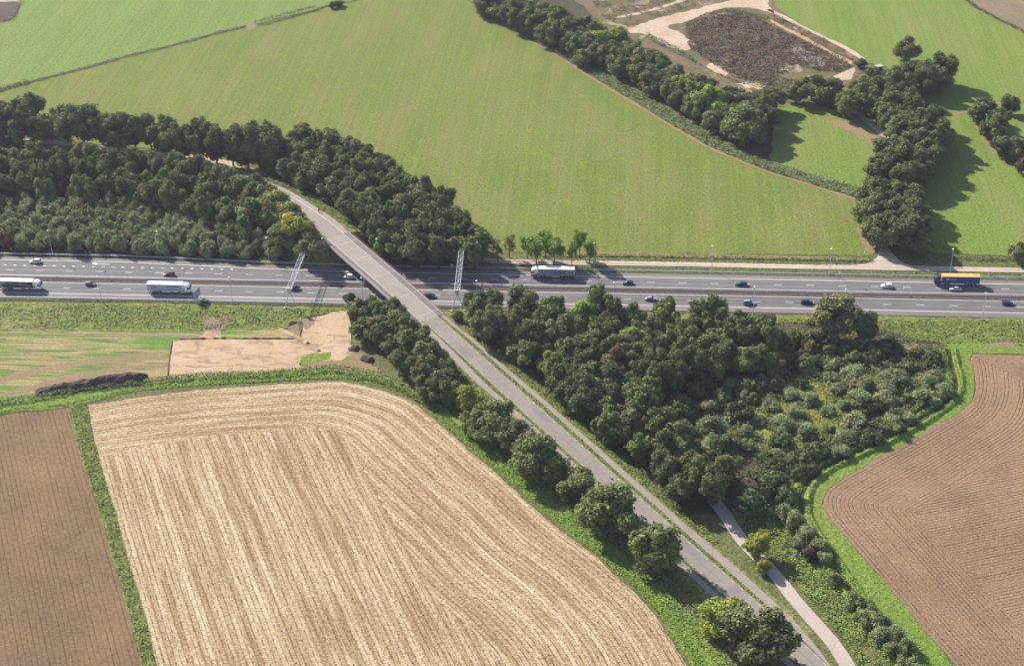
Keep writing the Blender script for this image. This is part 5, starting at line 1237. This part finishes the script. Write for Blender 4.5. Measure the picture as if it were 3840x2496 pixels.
wood([(1780, 755), (1900, 790), (2080, 795), (2030, 830), (1880, 850), (1790, 840)], (4, 7), 5.0, [('olive', 4), ('bush', 3), ('green', 2)], 9,
     'shaded scrub', 'bushes massed below the yellow topped tree', 1.3, .06)
wood([(1125, -30), (1230, 5), (1330, 45), (1420, 76), (1500, 122), (1560, 160), (1640, 196), (1720, 216), (1790, 226), (1795, 290), (1740, 318), (1690, 290), (1640, 268), (1580, 235), (1500, 186), (1420, 146), (1330, 112), (1240, 66), (1120, 8)], (9, 13), 6.8, [('dark', 4), ('green', 5), ('olive', 3), ('yellow', .5)], 12,
     'meadow-edge belt', 'trees filling the belt beside the reed strip', 1.35, .1)
wood([(1990, 205), (2050, 190), (2190, 160), (2200, 180), (2110, 215), (2165, 255), (2195, 310), (2180, 350), (2160, 390), (2120, 430), (2145, 520), (2130, 560), (2040, 545), (2010, 470), (2030, 400), (2065, 350), (2090, 300), (2030, 245)], (11, 15), 6.8, [('dark', 6), ('green', 3)], 13,
     'farm-lane grove', 'oaks filling the grove along the farm lane', 1.4, .1)
wood([(830, 705), (905, 705), (950, 760), (985, 800), (1030, 860), (1075, 905), (1040, 915), (990, 900), (930, 850), (880, 790), (835, 770)], (8, 11), 5.6, [('dark', 5), ('green', 4), ('olive', 2)], 14,
     'clump by the southern ramp', 'trees filling the clump left of the southern ramp', 1.35, .08, on_road)
wood([(1560, 900), (1640, 880), (1780, 868), (1760, 900), (1690, 930), (1640, 950), (1590, 940)], (3, 5), 5.5, [('grey', 2), ('thicket', 3), ('bush', 3)], 15,
     'shaded hollow', 'bushes in the shaded hollow of the wood', 1.1, .04)
wood([(1085, 925), (1150, 950), (1230, 1020), (1300, 1090), (1290, 1110), (1200, 1050), (1130, 1000), (1075, 950)], (8, 10.5), 6.0, [('dark', 4), ('green', 4), ('olive', 3)], 16,
     'roadside row', 'trees filling the roadside row', 1.5, .06, on_road)
# hedge of brambles round the lower edge of the scrub, and the willow row at the bottom right
for i, (x, y, wp) in enumerate([(1790, 1060, 44), (1825, 1068, 48), (1862, 1062, 46), (1900, 1050, 46), (1935, 1040, 44), (1968, 1022, 40), (2005, 1000, 40), (2040, 985, 38), (2080, 962, 36), (2115, 935, 34), (2150, 910, 34), (1765, 1100, 40), (1800, 1080, 40), (1880, 1085, 40), (1850, 1095, 40)]):
    tD(x, y, wp + 6, 3.2, 'bush', 'dense bramble bush, %s along the hedge by the ditch' % ORD[i], 'bramble hedge along the ditch', .02)
for i, (x, y, wp, H, k) in enumerate([(1828, 1190, 44, 5.5, 'grey'), (1850, 1215, 50, 6, 'grey'), (1880, 1238, 46, 5.5, 'grey'), (1868, 1255, 40, 4.6, 'grey'), (1905, 1262, 44, 5, 'grey'), (1886, 1284, 34, 4, 'rust'), (1918, 1290, 38, 4, 'grey'), (1942, 1345, 32, 3.8, 'grey'), (1990, 1395, 46, 4.6, 'grey'), (2018, 1412, 44, 4.6, 'grey'), (2010, 1435, 44, 4.4, 'grey'), (2045, 1440, 46, 5, 'grey'),
                                     (2050, 1475, 48, 4.6, 'grey'), (2078, 1470, 44, 4.6, 'grey'), (2080, 1505, 46, 4.6, 'grey'), (2106, 1500, 42, 4.6, 'grey'), (2110, 1535, 44, 4.6, 'grey'), (2135, 1550, 44, 4.6, 'grey'), (1820, 1150, 40, 5, 'grey')]):
    tD(x, y, wp, H, k, '%s %s, %s down the row by the field margin' % (TONE[k], WHAT[NAME[k]], ORD[i]), 'willow row at the lower right', .04)
for (x, y, wp, H, lb) in ((1115, 775, 30, 3, 'low bush at the foot of the big wood beside the ramp'), (1065, 735, 26, 3, 'low bush under the right end of the bridge railing'), (812, 690, 26, 3, 'low bush before the guard rail left of the bridge')):
    tD(x, y, wp, H, 'bush', lb, 'low bushes at the south end of the bridge', .02)
for (x, y, wp) in ((786, 8, 22), (772, 12, 14)):
    tD(x, y, wp, 3.5, 'dark', 'round bush growing in the field hedge at the top' if wp > 20 else 'smaller bush growing in the field hedge at the top', None, .02)
for i, x in enumerate((1427, 1489, 1589, 1663, 1842, 1924, 2000, 2036, 2070)):
    q = D(x, 609 + (x - 1400) * .006); pass

# ------------------------------------------------------------------ ground cover (uncountable): tufts, reeds, brambles, hedges
def cover(name, polyW, dens, hmin, hmax, size, m, label, cat, seed, clump=3.0, flat=.5, zf=None, thr=0.0, ridge=None, up=.8):
    A = np.array(polyW); lo = A.min(0); hi = A.max(0); r = np.random.RandomState(seed)
    n = int((hi - lo).prod() * dens); n = min(n, 900000)
    P = r.rand(n, 2) * (hi - lo) + lo; P = P[inside(P, polyW)]
    nz = fnoise(P[:, 0], P[:, 1], clump)
    if thr: k = nz > thr; P = P[k]; nz = nz[k]
    if len(P) > 90000: k = r.choice(len(P), 90000, False); P = P[k]; nz = nz[k]
    h = hmin + (hmax - hmin) * np.clip((nz - .3) / .45, 0, 1)
    if ridge is not None:
        d, _, _ = pdist(P, ridge[0]); h = h * np.clip(1 - (d / ridge[1]) ** 2, .12, 1)
    z0 = tz(P) if zf else np.zeros(len(P))
    z = z0 + h * (.35 + .65 * r.rand(len(P)) ** .5)
    C = np.stack([P[:, 0], P[:, 1], z], 1)
    N = r.randn(len(P), 3) * flat; N[:, 2] = np.abs(N[:, 2]) + up; N = unit(N)
    S = size * (.6 + .8 * r.rand(len(P)))
    o = link(name, quads_mesh(name, C, N, S, .6 * nz + .4 * r.rand(len(P)), m))
    return tag(o, label, cat, kind='stuff')
def band_poly(line, a, b):
    L = [np.array(p) for p in line]; A = []; B = []
    for i, p in enumerate(L):
        q = L[min(i + 1, len(L) - 1)] - L[max(i - 1, 0)]; q = q / np.hypot(*q); n = np.array([-q[1], q[0]]); A.append(tuple(p + n * a)); B.append(tuple(p - n * b))
    return A + B[::-1]
# reed strip east of the meadow
reed = DL([(1075, -40), (1190, 40), (1257, 77), (1323, 131), (1390, 170), (1473, 208), (1557, 256), (1640, 303), (1723, 352), (1785, 380), (1885, 405), (1992, 436), (1992, 458), (1885, 427), (1785, 396), (1657, 344), (1573, 297), (1457, 227), (1377, 179), (1290, 124), (1190, 65), (1060, -30)])
poly_sheet('reed_bank', reed, M['verge'], .03, rag=.3)
cover('reeds', reed, 5, .5, 1.8, .32, LM['reed'], 'strip of tall pale green reeds and weeds along the meadow edge', 'reeds', 1, 3.5)
strip('bare_strip', smooth([tuple(p) for p in DL([(1060, -28), (1188, 67), (1290, 127), (1377, 182), (1457, 230), (1573, 300), (1657, 347), (1785, 399), (1885, 430), (1988, 463)])], 4), .9, .9, M['bare'], .05, rag=.6)
# embankment sides
for sgn, rngs in ((-1, ((-150, -40), (38, 205))), (1, ((-150, -40), (38, 190)))):
    for a, b in rngs:
        S_ = np.arange(a, b + .1, 5.0)
        if sgn < 0: poly = [tuple(RQ(s, -10.6)) for s in S_] + [tuple(RQ(s, -11.5 - 1.9 * float(rz(s)) - 1)) for s in S_[::-1]]
        else: poly = [tuple(RQ(s, rout(s) + .5 if s > 0 else 4.2)) for s in S_] + [tuple(RQ(s, 6.2 + 1.9 * float(rz(s)) + 1)) for s in S_[::-1]]
        cover('bank_herbs', poly, 4.5, .15, .8, .26, LM['ditch'], 'rough herbs on the %s slope of the %s ramp' % ('left' if sgn < 0 else 'right', 'northern' if a < 0 else 'southern'), 'herbs', 3, 3, zf=True)
def vpoly(s0, s1, f0, f1):
    S_ = np.arange(s0, s1, 4.0); return [tuple(RQ(s, f0(s))) for s in S_] + [tuple(RQ(s, f1(s))) for s in S_[::-1]]
cover('verge_grass', vpoly(45, 245, lambda s: .55, lambda s: rin(s) - .1), 7, .05, .3, .2, LM['grass'], 'narrow grass verge between carriageway and right cycle path', 'grass', 5, 1.5, zf=True)
cover('verge_grass', vpoly(50, 240, lambda s: -6.0, lambda s: float(np.interp(s, [50, 72, 85, 112], [-6.4, -7.1, -7.5, -6.9]))), 7, .05, .3, .2, LM['grass'], 'narrow grass verge between carriageway and left cycle path', 'grass', 6, 1.5, zf=True)
cover('verge_grass', vpoly(-130, -42, lambda s: nin(s) + 2.5, lambda s: nin(s) + 4.5), 7, .05, .35, .22, LM['grass'], 'bright grass verge beside the cycle path north of the bridge', 'grass', 8, 1.5, zf=True)
# ditch below the excavation and margins
ditchL = smooth(DL([(-150, 972), (0, 940), (100, 924), (200, 906), (300, 895), (467, 878), (595, 874), (695, 868), (762, 862), (828, 872), (895, 890), (960, 920), (1010, 955)]), 3)
cover('ditch_bank', band_poly(ditchL, 1.2, 1.2), 9, .8, 1.7, .26, LM['bramble'], 'overgrown ditch bank between the excavation and the stubble field', 'ditch plants', 12, 3, ridge=(ditchL, 3.6))
cover('ditch_margin', band_poly(smooth(DL([(-150, 962), (0, 930), (100, 914), (200, 897), (300, 886), (467, 869), (595, 865), (695, 858), (762, 851), (838, 860), (905, 878), (970, 908)]), 3), 1.2, 1.4), 6, .1, .6, .24, LM['grass'], 'bright green grass strip on the excavation side of the ditch', 'grass', 13, 2)
mg = smooth(DL([(-150, 990), (0, 957), (160, 938), (300, 907), (450, 892), (600, 884), (760, 876), (860, 884), (950, 915), (1010, 955)]), 3)
cover('margin_grass', band_poly(mg, .9, 1.0), 6, .1, .5, .24, LM['grass'], 'bright green grass margin above the stubble field', 'grass', 14, 2)
mg2 = smooth(DL([(1015, 952), (1100, 1030), (1200, 1110), (1300, 1198), (1400, 1280), (1500, 1368), (1580, 1460), (1650, 1570)]), 3)
cover('margin_grass', band_poly(mg2, 1.2, 2.4), 6, .1, .6, .24, LM['grass'], 'bright green weedy margin right of the stubble field', 'grass', 15, 2.5)
cover('rough_grass', band_poly(smooth(DL([(1070, 955), (1200, 1085), (1330, 1195), (1450, 1290), (1560, 1395), (1640, 1490), (1700, 1560)]), 3), 4.5, 2.5), 4, .1, .8, .26, LM['ditch'], 'rough olive grass under the roadside trees', 'grass', 16, 4)
cover('margin_weeds', DL([(162, 942), (203, 938), (219, 1031), (258, 1165), (301, 1315), (334, 1431), (364, 1546), (390, 1640), (350, 1640), (331, 1546), (284, 1365), (241, 1215), (191, 1065), (183, 1031)]), 6, .1, .9, .26, LM['ditch'], 'weedy strip between the harrowed field and the stubble field', 'weeds', 17, 3)
dR = smooth(rditch, 3)
cover('margin_grass', band_poly(dR, 2.6, -1.1), 7, .7, 1.4, .25, LM['grass'], 'bright green margin along the right ploughed field', 'grass', 18, 3)
cover('margin_grass', band_poly(dR, -1.0, 2.4), 7, .6, 1.3, .25, LM['grass'], 'taller herbs on the ditch side of the right margin', 'herbs', 19, 3)
cover('rough_verge', DL([(-100, 706), (480, 711), (830, 720), (780, 726), (700, 738), (660, 745), (640, 758), (480, 764), (-100, 762)]), 3.2, .1, .7, .26, LM['ditch'], 'rough verge vegetation south of the motorway at left', 'grass', 20, 4, thr=.34)
cover('rough_verge', DL([(1700, 738), (2500, 748), (2500, 795), (2190, 796), (1700, 785)]), 3.2, .1, .9, .28, LM['ditch'], 'rough verge vegetation south of the motorway at right', 'grass', 21, 4, thr=.34)
cover('rough_verge', [(-400, 12), (-206, 12.6), (-150, 9.8), (-100, 8.6), (300, 8.4), (300, 11.5), (-60, 12.0), (-120, 16), (-400, 17)], 3.0, .1, .5, .24, LM['ditch'], 'rough grass between the northern guard rail and the trees', 'grass', 22, 3, thr=.3)
cover('ditch_bank', [tuple(px(x, y)) for x, y in ((2000, 962), (2400, 963), (2880, 973), (3280, 983), (3280, 972), (2880, 962), (2400, 953), (2000, 952))], 6, .4, 1.2, .26, LM['ditch'], 'overgrown ditch between the meadow and the service road', 'ditch plants', 23, 2)
cover('ditch_bank', [tuple(px(x, y)) for x, y in ((3560, 958), (3800, 966), (3900, 970), (3900, 982), (3560, 974))], 6, .4, 1.2, .26, LM['bramble'], 'dark hedge strip above the service road at the right edge', 'hedge', 24, 2)
cover('margin_grass', [tuple(px(x, y)) for x, y in ((2000, 968), (2400, 970), (2880, 979), (3260, 990), (3150, 997), (2880, 990), (2400, 981), (2000, 977))], 5, .05, .3, .24, LM['grass'], 'bright grass strip beside the service road', 'grass', 25, 2)
# scrubland
cover('brown_scrub', DL([(1590, 64), (1640, 38), (1700, 27), (1760, 42), (1805, 68), (1880, 100), (1940, 132), (1972, 152), (1950, 168), (1900, 165), (1850, 150), (1800, 175), (1780, 196), (1700, 178), (1640, 140), (1600, 110)]), 5, .2, 3.0, .34, LM['heath'], 'low brown scrub on the waste ground', 'scrub', 26, 5)
cover('brown_scrub', DL([(1790, 30), (1880, 76), (1960, 116), (2000, 140), (1985, 148), (1900, 104), (1800, 52)]), 3, .2, 1.4, .3, LM['heath'], 'strip of brown scrub between the two sand strips', 'scrub', 27, 4, thr=.4)
cover('green_scrub', DL([(1500, 90), (1540, 110), (1620, 150), (1700, 190), (1800, 210), (1880, 200), (1880, 190), (1800, 178), (1720, 190), (1640, 160), (1590, 120), (1500, 75)]), 4, .3, 1.8, .3, LM['bramble'], 'dark green scrub behind the tree belt', 'scrub', 28, 5)
cover('green_scrub', DL([(1592, 54), (1640, 30), (1700, 18), (1790, 40), (1790, 52), (1740, 36), (1690, 27), (1640, 38), (1596, 62)]), 4, .2, .8, .28, LM['bramble'], 'green herb fringe along the sand road', 'scrub', 29, 3)
cover('brown_scrub', DL([(1360, -20), (1500, -60), (1750, -60), (1700, -6), (1560, 28), (1460, 66), (1400, 40)]), 2.2, .1, 1.0, .3, LM['heath'], 'sparse brown scrub above the sand road', 'scrub', 30, 5, thr=.5)
cover('green_scrub', DL([(5, 50), (34, 46), (42, 20), (52, 6), (46, 4), (34, 22), (28, 40), (4, 46)]), 4, .5, 1.8, .3, LM['bramble'], 'small green hedge round the dark field at the top left', 'hedge', 31, 3)
# field hedge
hedge1 = smooth(DL([(-100, 232), (0, 210), (67, 192), (130, 176), (200, 158), (300, 130), (383, 111), (500, 79), (570, 62)]), 3)
cover('field_hedge', band_poly(hedge1, .8, .8), 9, .3, 1.2, .24, LM['heath'], 'low dark hedge between the two meadows, left of the gateway', 'hedge', 32, 2.5)
cover('field_hedge', band_poly(smooth(DL([(-60, 224), (0, 209), (67, 191)]), 3), 1.2, 1.2), 9, 1.0, 2.4, .26, LM['dark'] if 'dark' in LM else None, 'taller bushy end of the hedge at the left edge', 'hedge', 33, 2.5)
cover('field_hedge', band_poly(smooth(DL([(594, 57), (640, 46), (690, 32), (735, 21)]), 3), 1.4, 1.4), 9, 1.6, 3.0, .28, LM['bramble'], 'taller bushy hedge right of the gateway', 'hedge', 34, 3)
cover('field_hedge', band_poly(smooth(DL([(735, 21), (782, 9), (830, -1), (940, -34)]), 3), .8, .8), 8, .3, 1.2, .24, LM['heath'], 'thin hedge continuing to the top edge', 'hedge', 35, 3)
cover('field_hedge', band_poly(smooth(DL([(2232, -6), (2290, 30), (2380, 75), (2480, 124)]), 3), 1.1, 1.1), 7, .4, 1.6, .28, LM['heath'], 'brownish hedge along the far ploughed field', 'hedge', 36, 3)
# undergrowth in and below the woods
cover('undergrowth', DL([(1560, 900), (1780, 840), (1900, 800), (2195, 800), (2215, 880), (2190, 940), (2080, 1005), (1900, 1085), (1850, 1130), (1700, 1180), (1640, 1100)]), 1.8, .2, 1.8, .34, LM['bramble'], 'undergrowth between the willows', 'undergrowth', 37, 5, thr=.5)
cover('scrub_herbs', DL([(1700, 930), (1780, 860), (1900, 820), (2195, 805), (2210, 880), (2180, 930), (2080, 990), (1900, 1070), (1780, 1080), (1680, 1060)]), 4.2, .1, 2.4, .26, LM['ditch'], 'uneven layer of herbs and saplings between the willows', 'undergrowth', 41, 3.2, thr=.42)
cover('bramble_hedge', band_poly(smooth(DL([(1770, 1085), (1830, 1078), (1900, 1062), (1970, 1030), (2050, 990), (2120, 945), (2165, 905)]), 3), 3.2, 2.6), 7, .8, 2.8, .26, LM['bramble'], 'dense bramble hedge between the scrub and the ditch', 'hedge', 42, 3)
cover('saplings', DL([(1840, 830), (2000, 812), (2190, 805), (2205, 880), (2150, 930), (2050, 900), (1950, 880)]), 4.5, .3, 3.2, .27, LM['bramble'], 'thick green brambles at the upper right of the scrub', 'undergrowth', 43, 4, thr=.4)
cover('undergrowth', DL([(1690, 1190), (1790, 1150), (1850, 1180), (1900, 1260), (1990, 1380), (2100, 1520), (2140, 1600), (2030, 1600), (1930, 1450), (1830, 1340), (1740, 1250)]), 4, .1, 1.1, .28, LM['grass'], 'bright herbs and brambles between the track and the willow row', 'undergrowth', 38, 4, thr=.3)
cover('undergrowth', DL([(-100, 560), (640, 575), (760, 592), (700, 600), (400, 596), (-100, 582)]), 2.2, .2, 1.6, .3, LM['bramble'], 'undergrowth at the foot of the left thicket', 'undergrowth', 39, 4, thr=.35)

# ------------------------------------------------------------------ soil heaps
def heap(line, wd, ht, m, label, seed, name='soil_heap'):
    L = smooth(line, 1.0); P = band_poly(L, wd, wd); r = np.random.RandomState(seed); V = []; F = []; K = 11
    for i, p in enumerate(L):
        a = np.array(L[max(i - 1, 0)]); b = np.array(L[min(i + 1, len(L) - 1)]); q = (b - a) / np.hypot(*(b - a)); n = np.array([-q[1], q[0]]); e = math.sqrt(max(0, 1 - (abs(i - (len(L) - 1) / 2) / ((len(L) - 1) / 2)) ** 6))
        for j in range(K):
            t = (j / (K - 1) * 2 - 1); pos_ = np.array(p) + n * wd * t * (.5 + .5 * e); nz = float(fnoise(pos_[0], pos_[1], 3.2)); n2 = float(vnoise(pos_[0], pos_[1], 1.1))
            V.append((pos_[0], pos_[1], max(-.05, ht * e * (1 - t * t) * (.55 + .8 * nz) + (n2 - .5) * .7 * (1 - t * t)) if abs(t) < 1 and 0 < i < len(L) - 1 else -.05))
        if i:
            for j in range(K - 1): a_ = (i - 1) * K + j; F.append((a_, a_ + K, a_ + K + 1, a_ + 1))
    me = mesh(name, V, F, m, False)
    if sum(p.normal.z for p in me.polygons) < 0: me.flip_normals()
    return tag(link(name, me), label, 'soil heap')
heap(DL([(80, 915), (150, 902), (200, 895), (260, 886), (310, 880), (345, 876)]), 3.0, 2.3, M['heap'], 'long heap of dark topsoil beside the ditch', 5)
heap(DL([(808, 813), (820, 810), (836, 812)]), 2.0, 1.4, M['heap'], 'small dark soil heap nearer the excavation', 6)
heap(DL([(836, 833), (850, 834), (866, 840)]), 2.0, 1.5, M['heap'], 'small dark soil heap nearer the trees', 7)
heap(DL([(648, 764), (670, 775), (700, 790), (744, 818)]), 1.1, .7, M['sand'], 'narrow ridge of pale sand between the two pits', 8)
heap(DL([(666, 760), (676, 752), (690, 748), (704, 752)]), .9, .8, M['brownsoil'], 'low brown soil ridge above the pale sand ridge', 9)
for ln, lb in (([(402, 789), (500, 786.5), (600, 787), (688, 787)], 'low scarp along the top of the large sand pit, coloured as its shadow line'), ([(401, 790), (395, 830), (390, 877)], 'low scarp at the left end of the large sand pit, coloured as its shadow line'), ([(703, 760), (698, 775), (696, 787)], 'scarp at the left of the small pit, coloured as its shadow line')):
    L = smooth(DL(ln), 2); mb = MB()
    heap(DL(ln), .35, .38, M['heap'], lb, 11, 'shadow_line_scarp')  # low ridges on the sunken pit edges; their shadow line is put into the colour
print('trees', len(TREES))
